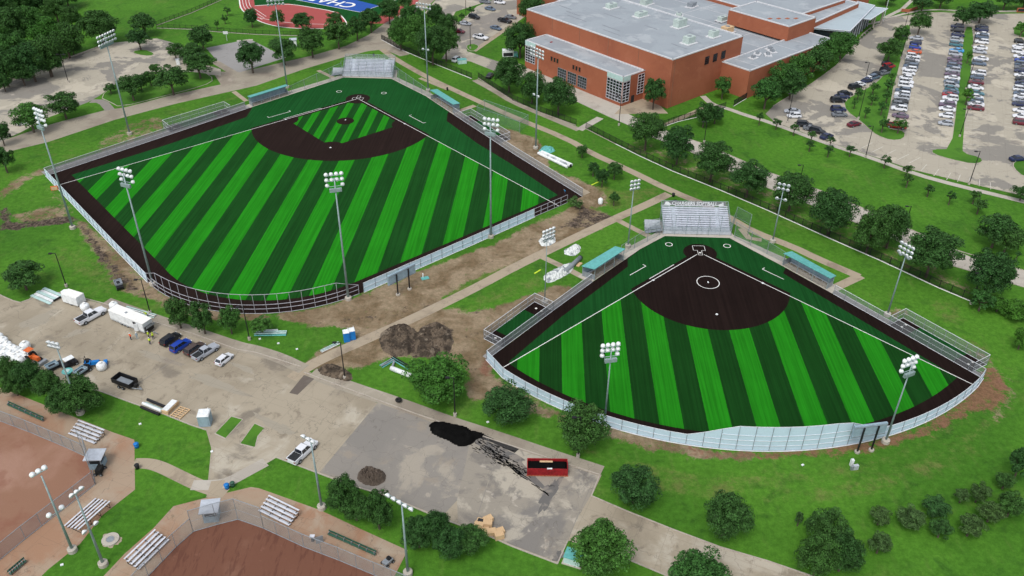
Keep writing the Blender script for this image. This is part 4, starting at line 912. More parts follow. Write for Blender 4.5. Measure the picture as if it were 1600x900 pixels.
# ============================================================ grandstands, dugouts, benches
def text_mesh(name, body, size, m, parent, mw, ext=.02, sx=1.0, width=None):
    cu = bpy.data.curves.new(name, 'FONT'); cu.body = body; cu.size = size; cu.align_x = 'CENTER'; cu.align_y = 'CENTER'; cu.extrude = ext; cu.offset = size*.015
    o = bpy.data.objects.new(name, cu); C.objects.link(o); bpy.context.view_layer.update()
    me = bpy.data.meshes.new_from_object(o); bpy.data.objects.remove(o); me.materials.clear(); me.materials.append(M[m])
    w_ = max(v.co.x for v in me.vertices)-min(v.co.x for v in me.vertices)
    if width: sx = width/w_
    q = link(name, me, parent); q.matrix_local = mw @ Matrix.Diagonal((sx,1,1,1)); return q
def grandstand(label, F, front_l, front_r, text):
    """front_l/front_r: the ends of the front edge as the camera sees them (left, right)"""
    a, b = F(*front_l), F(*front_r); d = (b-a).normalized(); W = (b-a).length; k = Vector((-d.y, d.x))
    t = thing('grandstand', label, 'grandstand', (a.x, a.y, 0), math.atan2(d.y, d.x))
    n, rise, run, z0, walk = 10, .30, .62, .95, 1.25
    D = walk+n*run
    mb = MB(); mb.box((W/2, walk/2, z0), (W, walk, .08)); mb.box((W/2, .03, z0/2+.1), (W, .05, z0-.1)); mb.obj('front_walkway', M['alu'], t)
    aisles = (W*.17, W*.83)
    fb, sb = MB(), MB()
    for i in range(n):
        y, z = walk+i*run, z0+(i+1)*rise
        fb.box((W/2, y+.33, z-.02), (W-.1, .56, .05)); fb.box((W/2, y+.03, z-.15), (W-.1, .03, .26))
        for u0, u1 in ((.1, aisles[0]-.6), (aisles[0]+.6, aisles[1]-.6), (aisles[1]+.6, W-.1)):
            sb.box(((u0+u1)/2, y+.44, z+.40), (u1-u0, .26, .05))
            for u in np.arange(u0+.3, u1, 1.8): sb.box((u, y+.44, z+.19), (.06,.06,.38))
    fb.obj('footboards', M['alu'], t); sb.obj('seat_planks', M['alu_bright'], t)
    mb = MB()
    for u in aisles:
        for i in range(n): mb.box((u, walk+i*run+.2, z0+(i+.5)*rise+.1), (1.0, .3, .05))
    mb.obj('aisle_steps', M['white_metal'], t)
    zt = z0+n*rise
    fr = MB()
    for u in np.linspace(.15, W-.15, 8):
        fr.tube((u, .1, 0), (u, .1, z0), .06, n=6); fr.tube((u, D-.1, 0), (u, D-.1, zt), .07, n=6); fr.tube((u, .1, z0-.1), (u, D-.1, zt-.1), .06, n=6)
        fr.tube((u, D/2, 0), (u, D/2, (z0+zt)/2), .06, n=6); fr.tube((u, D-.1, .2), (u, .1, z0-.2), .04, n=5)
    fr.obj('frame', M['steel'], t)
    def guard(nm, p, q, h, np_):
        g = MB(); p, q = Vector(p), Vector(q)
        for i in range(np_+1):
            v = p.lerp(q, i/np_); g.tube(v, v+Vector((0,0,h)), .04, n=5)
        for z in (h, h*.5, .12): g.tube(p+Vector((0,0,z)), q+Vector((0,0,z)), .045 if z == h else .025, n=5)
        o = g.obj(nm, M['pole'], t)
        g = MB(); g.quad(p+Vector((0,0,.1)), q+Vector((0,0,.1)), q+Vector((0,0,h)), p+Vector((0,0,h))); g.obj('mesh_panel', M['chain'], o)
    guard('front_guardrail', (0, .05, z0), (W, .05, z0), 1.1, 9)
    guard('side_guardrail', (0, .05, z0), (0, D, zt+.2), 1.3, 5); guard('side_guardrail', (W, .05, z0), (W, D, zt+.2), 1.3, 5)
    guard('back_guardrail', (0, D, zt), (W, D, zt), 1.7, 9)
    nt_ = MB()   # tall net frame in front of the stand
    for u in np.linspace(0, W, 7): nt_.tube((u, -.3, 0), (u, -.3, 5.8), .05, n=5)
    nt_.tube((0,-.3,5.8), (W,-.3,5.8), .03, n=5); nt_.obj('net_poles', M['pole'], t)
    if text:
        bn = MB(); bn.box((W/2, D-.03, zt+.95), (W-1.2, .04, 1.15)); b_ = bn.obj('banner', M['chain_dense'], t)
        text_mesh('banner_lettering', text, 1.35, 'plastic_white', b_, Matrix.Translation((W/2, D-.09, zt+.95)) @ Matrix.Rotation(R(90), 4, 'X'), width=W*.68)
        for u, s_ in ((1.9, 1), (W-1.9, -1)):
            e = MB(); e.add([(u-1.1,D-.09,zt+.5),(u+.9,D-.09,zt+.5),(u-.2*s_,D-.09,zt+1.45),(u-.8*s_,D-.09,zt+1.45)], [(0,1,2,3)]); e.obj('banner_emblem', M['plastic_white'], b_)
    # ramp with handrails on the left side
    rp = MB()
    rp.add([(-.2,.1,z0),(-.2,1.3,z0),(-4.4,1.3,.05),(-4.4,.1,.05)], [(0,1,2,3)]); rp.add([(-.2,1.5,z0),(-.2,2.7,z0),(-4.4,2.7,.05),(-4.4,1.5,.05)], [(0,1,2,3)])
    rp.add([(-4.3,2.9,.1),(-.3,2.9,.1),(-.3,4.6,z0+.6),(-4.3,4.6,z0+.6)], [(0,1,2,3)])
    for y in (.1, 1.4, 2.8, 4.6):
        rp.tube((-.2,y,z0+1), (-4.4,y,1.05), .05, n=5)
        for x in (-.2,-1.6,-3,-4.4): rp.tube((x,y,0), (x,y,1.05+(z0-.05)*(x+4.4)/4.2), .04, n=5)
    rp.obj('access_ramp', M['steel'], t)
    return t
grandstand('silver grandstand with seat rows behind the baseball home plate', FB, (-21.0,-7.2), (-8.6,-20.3), None)
grandstand('silver grandstand with a lettered back fence behind the softball home plate', FS, (-11.9,-.3), (.1,-12.6), 'CHARGERS SOFTBALL')

def dugout(label, F, near0, near1, far1, far0):
    P = [F(*q) for q in (near0, near1, far1, far0)]; o0 = P[0]; L_ = [p-o0 for p in P]
    t = thing('dugout', label, 'dugout', (o0.x, o0.y, 0)); c = sum(L_, Vector((0,0)))/4
    a, b, d, e = L_
    mb = MB()
    vs = []
    for z, dz in ((2.75, 0), (2.9, 0)):
        for i, p in enumerate((a, b, d, e)):
            q = p+(p-c).normalized()*.35; vs.append((q.x, q.y, z+(.35 if i < 2 else 0)))
    mb.add(vs, [(3,2,1,0),(4,5,6,7),(0,1,5,4),(1,2,6,5),(2,3,7,6),(3,0,4,7)]); rf = mb.obj('roof', M['teal'], t)
    mb = MB(); mb.bar((e.x,e.y,.02), (d.x,d.y,.02), .15, 2.7); mb.obj('back_wall', M['grey_box'], t)
    mb = MB()
    for p, q in ((a, e), (b, d)): mb = MB(); mb.bar((p.x,p.y,.02), (q.x,q.y,.02), .06, 1.4); mb.obj('side_wall', M['steel'], t)
    n = max(3, int((b-a).length/3.4))
    for i in range(n+1):
        p = a.lerp(b, i/n); m_ = MB(); m_.tube((p.x,p.y,0), (p.x,p.y,3.08), .07, n=6); m_.obj('post', M['pole'], t)
    for i in range(n+1):
        p = e.lerp(d, i/n); m_ = MB(); m_.tube((p.x,p.y,0), (p.x,p.y,2.76), .07, n=6); m_.obj('post', M['pole'], t)
    i0, i1 = e.lerp(a, .22), d.lerp(b, .22); i0, i1 = i0.lerp(i1,.04), i1.lerp(i0,.04)
    m_ = MB(); m_.bar((i0.x,i0.y,.42), (i1.x,i1.y,.42), .4, .06)
    for i in range(7): p = i0.lerp(i1, i/6); m_.box((p.x,p.y,.21), (.08,.3,.42))
    m_.obj('bench', M['alu_bright'], t)
    g = MB(); g.quad((a.x,a.y,.1), (b.x,b.y,.1), (b.x,b.y,1.2), (a.x,a.y,1.2)); g.tube((a.x,a.y,1.2), (b.x,b.y,1.2), .05, n=5); g.obj('front_rail', M['chain'], t)
    fl = MB(); fl.prism([a+(c-a)*.03, b+(c-b)*.03, d+(c-d)*.03, e+(c-e)*.03], .03, .06); fl.obj('floor', M['conc_path'], t)
dugout('teal roofed dugout on the left side of the softball field', FS, (-9.3,28.2), (-10.3,16.8), (-13.0,17.2), (-12.4,29.0))
dugout('teal roofed dugout on the right side of the softball field', FS, (16.8,-10.2), (29.4,-8.8), (29.5,-11.2), (17.3,-12.9))
dugout('long teal roofed dugout on the left side of the baseball field', FB, (-16.6,30.2), (-18.0,16.2), (-20.2,15.8), (-19.0,30.0))
dugout('teal roofed dugout on the right side of the baseball field', FB, (16.2,-18.6), (30.4,-16.9), (30.4,-19.6), (16.4,-21.3))

def bleacher(label, px, rows=5, h=1.4):
    """px: low-left, high-left, high-right, low-right corners"""
    P = [G(px[0][0], px[0][1], .35), G(px[1][0], px[1][1], h), G(px[2][0], px[2][1], h), G(px[3][0], px[3][1], .35)]
    a, b, d, e = [p.to_2d() for p in P]; o0 = (a+e)/2; u = (e-a).normalized(); W = (e-a).length; k = Vector((-u.y, u.x)); D = abs((b-a).dot(k)); sg = 1 if (b-a).dot(k) > 0 else -1
    D = max(D, 2.6)
    t = thing('bleacher', label, 'bleacher', (o0.x, o0.y, 0), math.atan2(u.y, u.x), 'small aluminium bleachers by the clay infields')
    for i in range(rows):
        y = sg*D*i/(rows-1); z = .42+(h-.42)*i/(rows-1)
        mb = MB(); mb.box((0, y, z), (W, .28, .06)); mb.obj('seat_plank', M['alu_bright'], t)
        if i: mb = MB(); mb.box((0, y-sg*.33, z-.36), (W, .22, .05)); mb.obj('foot_plank', M['alu'], t)
    mb = MB()
    for x in np.linspace(-W/2+.3, W/2-.3, 4):
        mb.tube((x, 0, .38), (x, sg*D, h-.05), .05, n=5); mb.tube((x, 0, 0), (x, sg*D, .03), .05, n=5)
        for f in (0, .5, 1): mb.tube((x, sg*D*f, 0), (x, sg*D*f, .4+(h-.42)*f), .05, n=5)
    mb.obj('frame', M['black'], t)
bleacher('silver bleacher in the upper left corner of the concourse below the hedge trees', [(107,677),(124,658),(163,675),(148,693)])
bleacher('silver bleacher crossed by a light pole beside the left clay infield', [(101,822),(121,828),(168,783),(150,779)])
bleacher('silver bleacher at the left of the dark red clay infield', [(216,890),(194,874),(241,830),(264,843)])
bleacher('silver bleacher right of the scorer box behind the dark red clay infield', [(404,797),(415,778),(464,799),(452,821)][::1])

def player_bench(label, p, q):
    a, b = G(*p).to_2d(), G(*q).to_2d(); o0 = (a+b)/2; u = b-a; L = u.length
    t = thing('player_bench', label, 'bench', (o0.x,o0.y,0), math.atan2(u.y,u.x)); m_ = MB(); m_.box((0,0,.45), (L,.45,.07)); m_.obj('seat', M['green_bench'], t)
    m_ = MB(); m_.box((0,.28,.85), (L,.07,.4)); m_.obj('backrest', M['green_bench'], t); m_ = MB()
    for i in range(7): m_.box((-L/2+.2+(L-.4)*i/6,.1,.42), (.08,.4,.84))
    m_.obj('leg', M['steel'], t)
player_bench('long dark green bench in the fenced dugout right of the dark red clay', (513,836), (587,869))
player_bench('long dark green bench beside the far left clay infield fence', (13,634), (68,659))
player_bench('black bench at the lower left corner by the concourse', (16,900), (42,878))
def scorer_box(label, px, s=(3.0,3.0,2.6), rz=.35):
    p = G(*px); t = thing('scorer_box', label, 'scorer booth', (p.x,p.y,0), rz); x, y, h = s
    m_ = MB(); m_.box((0,0,.55), (x*.9,y*.9,1.1)); m_.obj('lower_wall', M['grey_box'], t)
    for i in (-1,1):
        for j in (-1,1): m_ = MB(); m_.box((i*x*.42,j*y*.42,h/2+.1), (.12,.12,h)); m_.obj('post', M['steel'], t)
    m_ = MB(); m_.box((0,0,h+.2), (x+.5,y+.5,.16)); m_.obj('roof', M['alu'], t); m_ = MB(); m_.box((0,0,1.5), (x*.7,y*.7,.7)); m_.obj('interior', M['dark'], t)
scorer_box('small grey roofed scorer booth at the tip of the far left backstop', (154,727), (2.6,2.4,2.4), .05)
scorer_box('grey roofed scorer booth at the backstop of the dark red clay infield', (332,808), (2.6,2.6,2.4), .15)

# ============================================================ floodlight poles
def lamp_meshes():
    mb = MB(); mb.lathe((0,0,0), [(.08,-.42),(.2,-.36),(.36,-.18),(.44,.02),(.44,.1)], 12, (1,0,-.45)); shell = mb.mesh('lamp', M['plastic_white'], True)
    mb = MB(); mb.lathe((.06,0,-.03), [(.41,.04),(.3,.1),(.05,.12)], 12, (1,0,-.45)); lens = mb.mesh('lens', M['alu'])
    return shell, lens
LAMP, LENS = lamp_meshes()
def flood(base, top, label, face, arm=None, *, cols=4, rows=3, dx=1.05, dz=1.25, low=None, group='floodlight poles', plat=True, rad=.28, footing=True):
    g = G(*base); d0 = (G(*base)-Vector((0,0,CAM_H))); Hh = 8
    best = 1e9
    for k in range(60, 380):   # height whose projection is nearest the head in the photograph
        z = k/10; v = Vector((g.x, g.y, z))-Vector((0,0,CAM_H)); dep = v.dot(fw); q = (800+F_PX*v.dot(rt)/dep, 450-F_PX*v.dot(up)/dep)
        e = (q[0]-top[0])**2+(q[1]-top[1])**2
        if e < best: best, Hh = e, z
    f = (Vector(face)-g.to_2d()).normalized()
    if arm:
        k = (G(*arm[1], Hh)-G(*arm[0], Hh)).to_2d().normalized(); k = Vector((-k.y, k.x)); f = k if k.dot(f) > 0 else -k
    ang = math.atan2(f.y, f.x)
    t = thing('floodlight_pole', label, 'floodlight', (g.x, g.y, 0), ang, group)
    mb = MB(); mb.tube((0,0,0), (0,0,Hh), rad, rad*.45, n=10); mb.obj('pole', M['pole'], t, True)
    if footing: mb = MB(); mb.lathe((0,0,0), [(.75,0),(.75,.7),(.62,.8)], 16); mb.obj('footing', M['conc_light'], t)
    W = (cols-1)*dx
    for r_ in range(rows):
        z = Hh+.5-r_*dz; mb = MB(); mb.tube((.2,-W/2-.3,z), (.2,W/2+.3,z), .07, n=6); arm = mb.obj('crossarm', M['pole'], t)
        for c_ in range(cols):
            y = -W/2+c_*dx
            if plat and r_ == rows-1 and cols == 4 and c_ in (1, 2): continue
            l = link('lamp', LAMP, t, (.55, y, z+.1)); 
            link('lens', LENS, l)
    if plat:
        mb = MB(); z = Hh+.5-(rows-.4)*dz; mb.box((-.1,0,z), (.5,W*.8,.75)); mb.obj('driver_box', M['pole'], t)
    if low:
        mb = MB(); mb.tube((.2,-1.1,Hh*low), (.2,1.1,Hh*low), .06, n=6); mb.obj('crossarm', M['pole'], t)
        for y in (-1,1): l = link('lamp', LAMP, t, (.45,y,Hh*low+.1)); link('lens', LENS, l)
    return t
cB, cS = tuple(FB(35,35)), tuple(FS(25,25))
flood((203,210),(162,57),'tallest floodlight pole with three wide lamp rows, left of the baseball field by the road',cB,cols=7,rows=3,dx=1.15,dz=1.2)
flood((114,357),(58,177),'floodlight pole standing outside the left corner of the baseball outfield',cB,((46,174),(66,182)),cols=4,rows=4,dx=1.0,dz=1.15)
flood((239,445),(190,272),'floodlight pole at the lower left bend of the baseball outfield fence',cB,cols=4,rows=3)
flood((544.5,468),(523,278),'floodlight pole in front of the open rail fence behind baseball centre field',cB,cols=4,rows=3)
flood((767,371),(764,192),'floodlight pole beside the straight windscreened fence of the baseball field',cB,((753,190),(776,193)),cols=4,rows=3)
flood((837,232),(841,80),'floodlight pole seen in front of the school wall, right of the baseball field',cB,((827,68),(855,80)),cols=5,rows=3,dx=1.3,dz=1.0,low=.56,plat=False)
flood((669,142),(663,9),'floodlight pole behind the right dugout of the baseball field',cB,cols=5,rows=2,dx=1.2,dz=1.2,low=.5,plat=False)
flood((449,137),(431,3),'floodlight pole behind the left dugout of the baseball field',cB,cols=5,rows=2,dx=1.2,dz=1.2,plat=False)
flood((945,657),(954,546),'floodlight pole at the lower left of the softball outfield fence',cS,((943,549),(966,546)),cols=4,rows=3,dx=.95,dz=1.1,rad=.2)
flood((1383,691),(1425,568),'floodlight pole by the softball scoreboard at the lower right',cS,((1412,574),(1437,565)),cols=4,rows=3,dx=.95,dz=1.1,rad=.2)
flood((1386,493),(1418,386),'floodlight pole right of the softball infield beside the right bullpen',cS,((1408,380),(1428,391)),cols=4,rows=3,dx=.95,dz=1.1,low=.88,plat=False,rad=.2)
flood((1207,378),(1221,290),'floodlight pole between the softball stand and its right dugout',cS,cols=3,rows=2,dx=1.1,dz=1.2,low=.78,plat=False,rad=.2)
flood((981,386),(992,285),'floodlight pole between the softball stand and its left dugout',cS,cols=3,rows=3,dx=.95,dz=1.0,plat=False,rad=.2)
flood((851,473),(856,362),'floodlight pole outside the left bullpen of the softball field',cS,((845,366),(867,357)),cols=4,rows=3,dx=.9,dz=.9,low=.9,plat=False,rad=.13)
D1, D2 = tuple(G(40,770).to_2d()), tuple(G(380,900).to_2d())
g_ = 'slim floodlight poles around the clay infields'
flood((503,794),(487,688),'slim floodlight pole rising past the white pickup, right of the dark red clay',D2,((478,677),(500,690)),cols=3,rows=1,plat=False,rad=.24,group=g_)
flood((637.5,897),(627,786),'slim floodlight pole at the lower edge between the clay and the dark trees',D2,((608,773),(647,796)),cols=5,rows=1,dx=1.1,plat=False,rad=.24,group=g_)
flood((114,861),(61,745),'slim floodlight pole on the concourse edge left of the round manhole',D1,((52,748),(69,738)),cols=3,rows=1,dx=.9,low=.52,plat=False,rad=.24,group=g_)
flood((162,883),(120,770),'slim floodlight pole on the lawn just below the round manhole',D2,((112,772),(127,761)),cols=3,rows=1,dx=.8,low=.55,plat=False,rad=.24,group=g_)
flood((126,646),(82,540),'slim floodlight pole rising out of the hedge trees beside the upper bleacher',D1,((72,535),(90,539)),cols=3,rows=2,dx=.9,dz=.8,plat=False,rad=.24,group=g_)

def street_lamp(base, top, label, double=False, h=None):
    g = G(*base)
    if h is None:
        best = 1e9
        for k in range(20, 160):
            z = k/10; v = Vector((g.x,g.y,z))-Vector((0,0,CAM_H)); dep = v.dot(fw); q = (800+F_PX*v.dot(rt)/dep, 450-F_PX*v.dot(up)/dep); e = (q[0]-top[0])**2+(q[1]-top[1])**2
            if e < best: best, h = e, z
    t = thing('street_lamp', label, 'lamp post', (g.x,g.y,0), 0, 'black lamp posts of the car parks')
    m_ = MB(); m_.tube((0,0,0), (0,0,h), .13, .09, n=8); m_.obj('pole', M['black'], t)
    m_ = MB(); m_.tube((0,0,0), (0,0,.75), .33, n=12); m_.obj('footing', M['conc_light'], t)
    for s in ((-1,1) if double else (-1,)):
        m_ = MB(); m_.box((s*.55,0,h-.06), (1.0,.1,.1)); a_ = m_.obj('arm', M['black'], t)
        m_ = MB(); m_.box((s*1.15,0,h-.06), (.75,.5,.2)); m_.obj('lamp_head', M['black'], a_)
for b, tp, l, dbl in [((107,129),(96,84),'on the bare far left parking lot',1),((104,448),(85,396),'on the lawn right of the round tree at left',0),((235,490),(220,437),'at the lawn edge by the long white trailer',0),
    ((390,531),(379,480),'between the small trees below the open rail fence',0),((539,592),(531,535),'at the lot corner near the two blue toilets',0),((711,650),(709,590),'beside the light green round tree by the lot',0),
    ((903,714),(906,652),'rising through the tree above the red dumpster',0),((967,196),(972,150),'on the forecourt in front of the corner window',0),((1100,223),(1104,190),'on the lawn edge of the drive below the school',0),
    ((1248,292),(1252,257),'behind the fourth big oak of the fence row',0),((1417,345),(1424,322),'beyond the drive behind the double oak',0),((1352,246),(1365,197),'at the car park edge with stall lines around it',0),
    ((1514,288),(1531,236),'at the lower right car park edge past the grass strip end',0),((1499,214),(1512,170),'at the lower end of the grass strip between cars',0),((1509,140),(1518,100),'half way along the grass strip between cars',0),
    ((1519,73),(1523,44),'at the upper end of the grass strip between cars',0),((1341,186),(1353,137),'at the tip of the tree island in the car park',0),((1230,192),(1238,146),'beside the pair of silver and white cars',0),
    ((1352,124),(1361,98),'by the dark cars at the curved end of the lot',0),((1407,92),(1419,57),'at the left end of the first car row',0),((1413,46),(1421,20),'on the entrance drive right of the school canopy',0),
    ((735,76),(734,36),'on the small grass island of the side car park',0),((728,28),(727,-2),'at the top edge by the side car park',0)]:
    street_lamp(b, tp, 'black lamp post '+l, dbl)
street_lamp((1517,475), (1528,424), 'pale lamp post standing in front of the last big oak of the fence row')
# flagpole by the entrance
g = G(1380, 33); t = thing('flagpole', 'white flagpole beside the school entrance canopy', 'flagpole', (g.x,g.y,0)); m_ = MB(); m_.tube((0,0,0),(0,0,13),.14,.07); m_.obj('pole', M['white_metal'], t); m_ = MB(); m_.lathe((0,0,13), [(.05,0),(.14,.14),(.05,.28)], 8); m_.obj('finial', M['white_metal'], t)

# scoreboards: seen from behind
def scoreboard(label, p0, p1, z0, z1, over=.3):
    a, b = G(*p0).to_2d(), G(*p1).to_2d(); u = (b-a).normalized(); W = (b-a).length; t = thing('scoreboard', label, 'scoreboard', (a.x,a.y,0), math.atan2(u.y,u.x))
    for x in (0, W): m_ = MB(); m_.box((x,0,(z1-.3)/2), (.24,.24,z1-.3)); m_.obj('post', M['black'], t); m_ = MB(); m_.tube((x,0,0),(x,0,.35),.5); m_.obj('footing', M['conc_light'], t)
    e = W*.65
    m_ = MB(); m_.box((W/2,.42,(z0+z1)/2), (W+2*e,.45,z1-z0)); m_.obj('panel', M['grey_box'], t)
    m_ = MB()
    for z in (z0+.3, z1-.3): m_.box((W/2,.16,z), (W+2*e,.08,.12))
    m_.obj('brace', M['steel'], t)
scoreboard('grey scoreboard seen from behind on two black posts, outside the baseball fence', (622,461), (640,452), 3.4, 5.9)
scoreboard('grey scoreboard seen from behind on two black posts, outside the softball fence', (1339,707), (1361,704), 3.6, 6.3)

# long membrane joints on the lower roofs
mb = MB()
for b in (42, 52, 62, 74): p, q = FG(2 if b < 80 else 9, b), FG(70, b); mb.bar((p.x,p.y,8.9), (q.x,q.y,8.9), .22, .02)
for a in (14, 30, 46): p, q = FG(a, 38), FG(a, 62 if a < 26 else 83); mb.bar((p.x,p.y,8.9), (q.x,q.y,8.9), .22, .022)
mb.obj('roof_joint', M['coping'], sch)
mb = MB()
for a, b in ((-6,33),(-6,57),(-4,66)): p, q = FG(a-4, b), FG(a+5, b); mb.bar((p.x,p.y,9.7), (q.x,q.y,9.7), .2, .02)
mb.obj('roof_joint', M['coping'], sch)
for i, (a, b, s_) in enumerate([(58,50,(3,2,1.2)),(64,60,(5,3,2)),(50,72,(4,2.4,1.6)),(62,78,(3,3,1.5)),(70,46,(2.4,2.4,1.4)),(45,58,(2,2,1.1))]):
    unit(a, b, 8.9, s_, .1*i, 'hvac' if i % 2 else 'steel', f'rooftop unit far back on the main school roof, {ordw(i+1)} of six toward the top edge')
# ============================================================ trees
def crown_mesh(seed, clumps=48, leaves=150, q=.075, flat=0):
    rg = np.random.default_rng(seed); cs = []
    while len(cs) < clumps:
        d = rg.normal(size=3); d /= np.linalg.norm(d)
        if d[2] < -.75: continue
        r = rg.uniform(.55, .88) if rg.random() < .8 else rg.uniform(.1, .5)
        cs.append((d*r*(1+.10*math.sin(3*math.atan2(d[1], d[0])+seed)), rg.uniform(.2, .36)))
    P = []; N = []
    for c, r in cs:
        d = rg.normal(size=(leaves, 3)); d /= np.linalg.norm(d, axis=1)[:, None]; d[:, 2] = np.where(d[:, 2] < -.3, -d[:, 2], d[:, 2])
        rr = r*rg.uniform(.72, 1.08, leaves)[:, None]; P.append(c+d*rr); N.append(d+rg.normal(size=(leaves, 3))*.45)
    P = np.concatenate(P); N = np.concatenate(N); n = len(P)
    # stray sprigs that break the outline
    N /= np.linalg.norm(N, axis=1)[:, None]
    t = np.cross(N, rg.normal(size=(n, 3))); t /= np.linalg.norm(t, axis=1)[:, None]; b = np.cross(N, t)
    s = (q*rg.uniform(.6, 1.3, n))[:, None]; ln = s*rg.uniform(.8, 1.5, n)[:, None]
    V = np.stack([P-t*s*.5, P+b*ln*.5, P+t*s*.5, P-b*ln*.5], 1).reshape(-1, 3)
    me = bpy.data.meshes.new('crown'); me.vertices.add(4*n); me.vertices.foreach_set('co', V.ravel().astype(np.float32))
    me.loops.add(4*n); me.loops.foreach_set('vertex_index', np.arange(4*n, dtype=np.int32)); me.polygons.add(n); me.polygons.foreach_set('loop_start', np.arange(0, 4*n, 4, dtype=np.int32))
    me.update(calc_edges=True); me.materials.append(M['leaf_oak']); return me
BIG = [crown_mesh(100+i, 75, 230, .06) for i in range(5)]
MED = [crown_mesh(200+i, 52, 150, .08) for i in range(5)]
SML = [crown_mesh(300+i, 20, 75, .13) for i in range(4)]
def trunk_mesh(seed, zc, V, Rr):
    rr = random.Random(seed); mb = MB(); base = .045*Rr+.05
    mb.tube((0,0,-.1), (rr.uniform(-.1,.1), rr.uniform(-.1,.1), zc-V*.55), base*1.25, base*.9, n=8)
    for i in range(6):
        t = i*1.05+rr.random(); p = (0, 0, (zc-V*.6)*rr.uniform(.75, 1)); q = Vector((math.cos(t)*Rr*.55, math.sin(t)*Rr*.55, zc+V*rr.uniform(-.1,.35))); mid = Vector(p).lerp(q, .5)+Vector((0,0,V*.12))
        mb.tube(p, mid, base*.6, base*.4, n=6, cap=False); mb.tube(mid, q, base*.4, base*.1, n=5)
    return mb.mesh('trunk', M['bark'])
TREES = 0
def tree(box, label, size='M', m='leaf_oak', name='oak_tree', group=None, clear=None, cat='tree'):
    """box: the crown's outline in the photograph -> real radius, height and place on the ground"""
    global TREES
    x0, y0, x1, y1 = box; cx, cy = (x0+x1)/2, (y0+y1)/2
    g = G(cx, cy, 4); D = (g-Vector((0,0,CAM_H))).dot(fw)
    Rr = (x1-x0)/2*D/F_PX; hv = (y1-y0)/2*D/F_PX
    pit = math.asin((CAM_H-4)/(g-Vector((0,0,CAM_H))).length)
    q = hv*hv-(Rr*math.sin(pit))**2
    V = math.sqrt(q)/math.cos(pit) if q > 0 else 0
    V = max(V, .62*Rr); V = min(V, 1.45*Rr)
    clear = clear if clear is not None else (.35+.22*Rr)
    zc = V+clear; g = G(cx, cy, zc); TREES += 1
    t = thing(name, label, cat, (g.x, g.y, 0), random.uniform(0, 6.28), group)
    lib = {'B': BIG, 'M': MED, 'S': SML}[size]
    me = lib[TREES % len(lib)]
    link('trunk', trunk_mesh(TREES, zc, V, Rr), t)
    if size == 'S': Rr *= .88; V *= .9
    c = link('crown', me, t, (0,0,zc), scale=(Rr*random.uniform(.9,1.06), Rr*random.uniform(.9,1.06), V*random.uniform(.95,1.08)))
    c.rotation_euler = (random.uniform(-.12,.12), random.uniform(-.12,.12), 0)
    if m != 'leaf_oak':
        c.material_slots[0].link = 'OBJECT'; c.material_slots[0].material = M[m]
    return t
def row(boxes, fmt, size='M', m='leaf_oak', name='oak_tree', group=None, mats=None, **k):
    order = sorted(range(len(boxes)), key=lambda i: boxes[i][0])
    for r_, i in enumerate(order):
        tree(boxes[i], fmt.format(ordw(r_+1)), size, mats[i] if mats and mats[i] else m, name, group, **k)
row([(984,176,1038,230),(1036,197,1086,252),(1085,222,1144,279),(1141,252,1202,304),(1206,271,1272,326),(1267,295,1338,362),(1335,325,1392,392),(1366,321,1424,384),(1421,358,1498,430),(1511,393,1585,462)],
    'big dark oak, {} from the left in the row along the black fence', 'B', group='big oaks along the black picket fence')
tree((1512,455,1560,480), 'thin trunked pale shrubby growth under the last big oak', 'S', 'leaf_mid', 'shrub')
row([(1542,463,1580,490),(1566,470,1612,500),(1583,512,1612,548)], 'light green bush, {} from the left, at the right edge beyond the fence end', 'M', 'leaf_light', 'bush', clear=.1)
row([(1529,334,1590,384),(1552,352,1602,392),(1583,290,1614,310)], 'dark tree of the tight clump at the right edge lawn, {} from the left', 'M', group='dark tree clump on the right lawn')
row([(1512,296,1536,314),(1517,310,1546,330),(1257,218,1276,232),(1286,226,1306,241),(1320,225,1340,240),(1373,241,1396,258),(1408,256,1430,272),(1409,271,1430,288),(1441,286,1464,303),(1477,297,1496,315),(1585,391,1597,402),(1205,184,1224,198),(1234,191,1250,207),(1259,203,1279,219),(1290,212,1308,226),(1180,175,1196,191)],
    'small young tree on the lawn below the car park, {} from the left', 'S', name='young_tree', group='young trees on the lawn below the car park', clear=1.3)
row([(1332,136,1352,153),(1355,128,1376,144),(1354,145,1374,161),(1329,153,1344,166),(1346,167,1362,181),(1377,122,1401,141),(1386,112,1403,124),(1378,141,1397,157),(1370,158,1389,176),(1371,182,1391,203),(1391,185,1421,205)],
    'tree on the grass island of the car park, {} from the left', 'S', 'leaf_mid', 'young_tree', 'trees on the car park island', clear=1.2)
tree((1372,62,1412,91), 'spreading dark tree at the left end of the first car row', 'M')
tree((1393,42,1421,68), 'dark tree just above the spreading tree left of the cars', 'M')
tree((1421,21,1457,49), 'dark round tree above the top of the first car row', 'M')
tree((1490,12,1526,40), 'large dark tree above the second car row, left of a pair', 'M')
tree((1514,2,1557,30), 'large dark tree above the third car row, right of a pair', 'M')
tree((1506,78,1522,97), 'little bright green tree, upper one on the strip between the cars', 'S', 'leaf_light', 'young_tree')
tree((1500,136,1526,161), 'bright green tree, lower one on the strip between the cars', 'S', 'leaf_light', 'young_tree')
tree((1584,34,1612,54), 'light green tree on the island at the top right edge', 'S', 'leaf_light', 'young_tree')
row([(1176,120,1222,165),(1200,97,1245,142),(1214,112,1262,150),(1232,85,1275,128),(1248,74,1298,115),(1272,58,1318,104),(1294,52,1340,90)], 'dense tree against the school side wing, {} from the left', 'M', 'leaf_mid', group='dense trees along the school side wing', mats=[0,0,'leaf_oak',0,'leaf_oak',0,0])
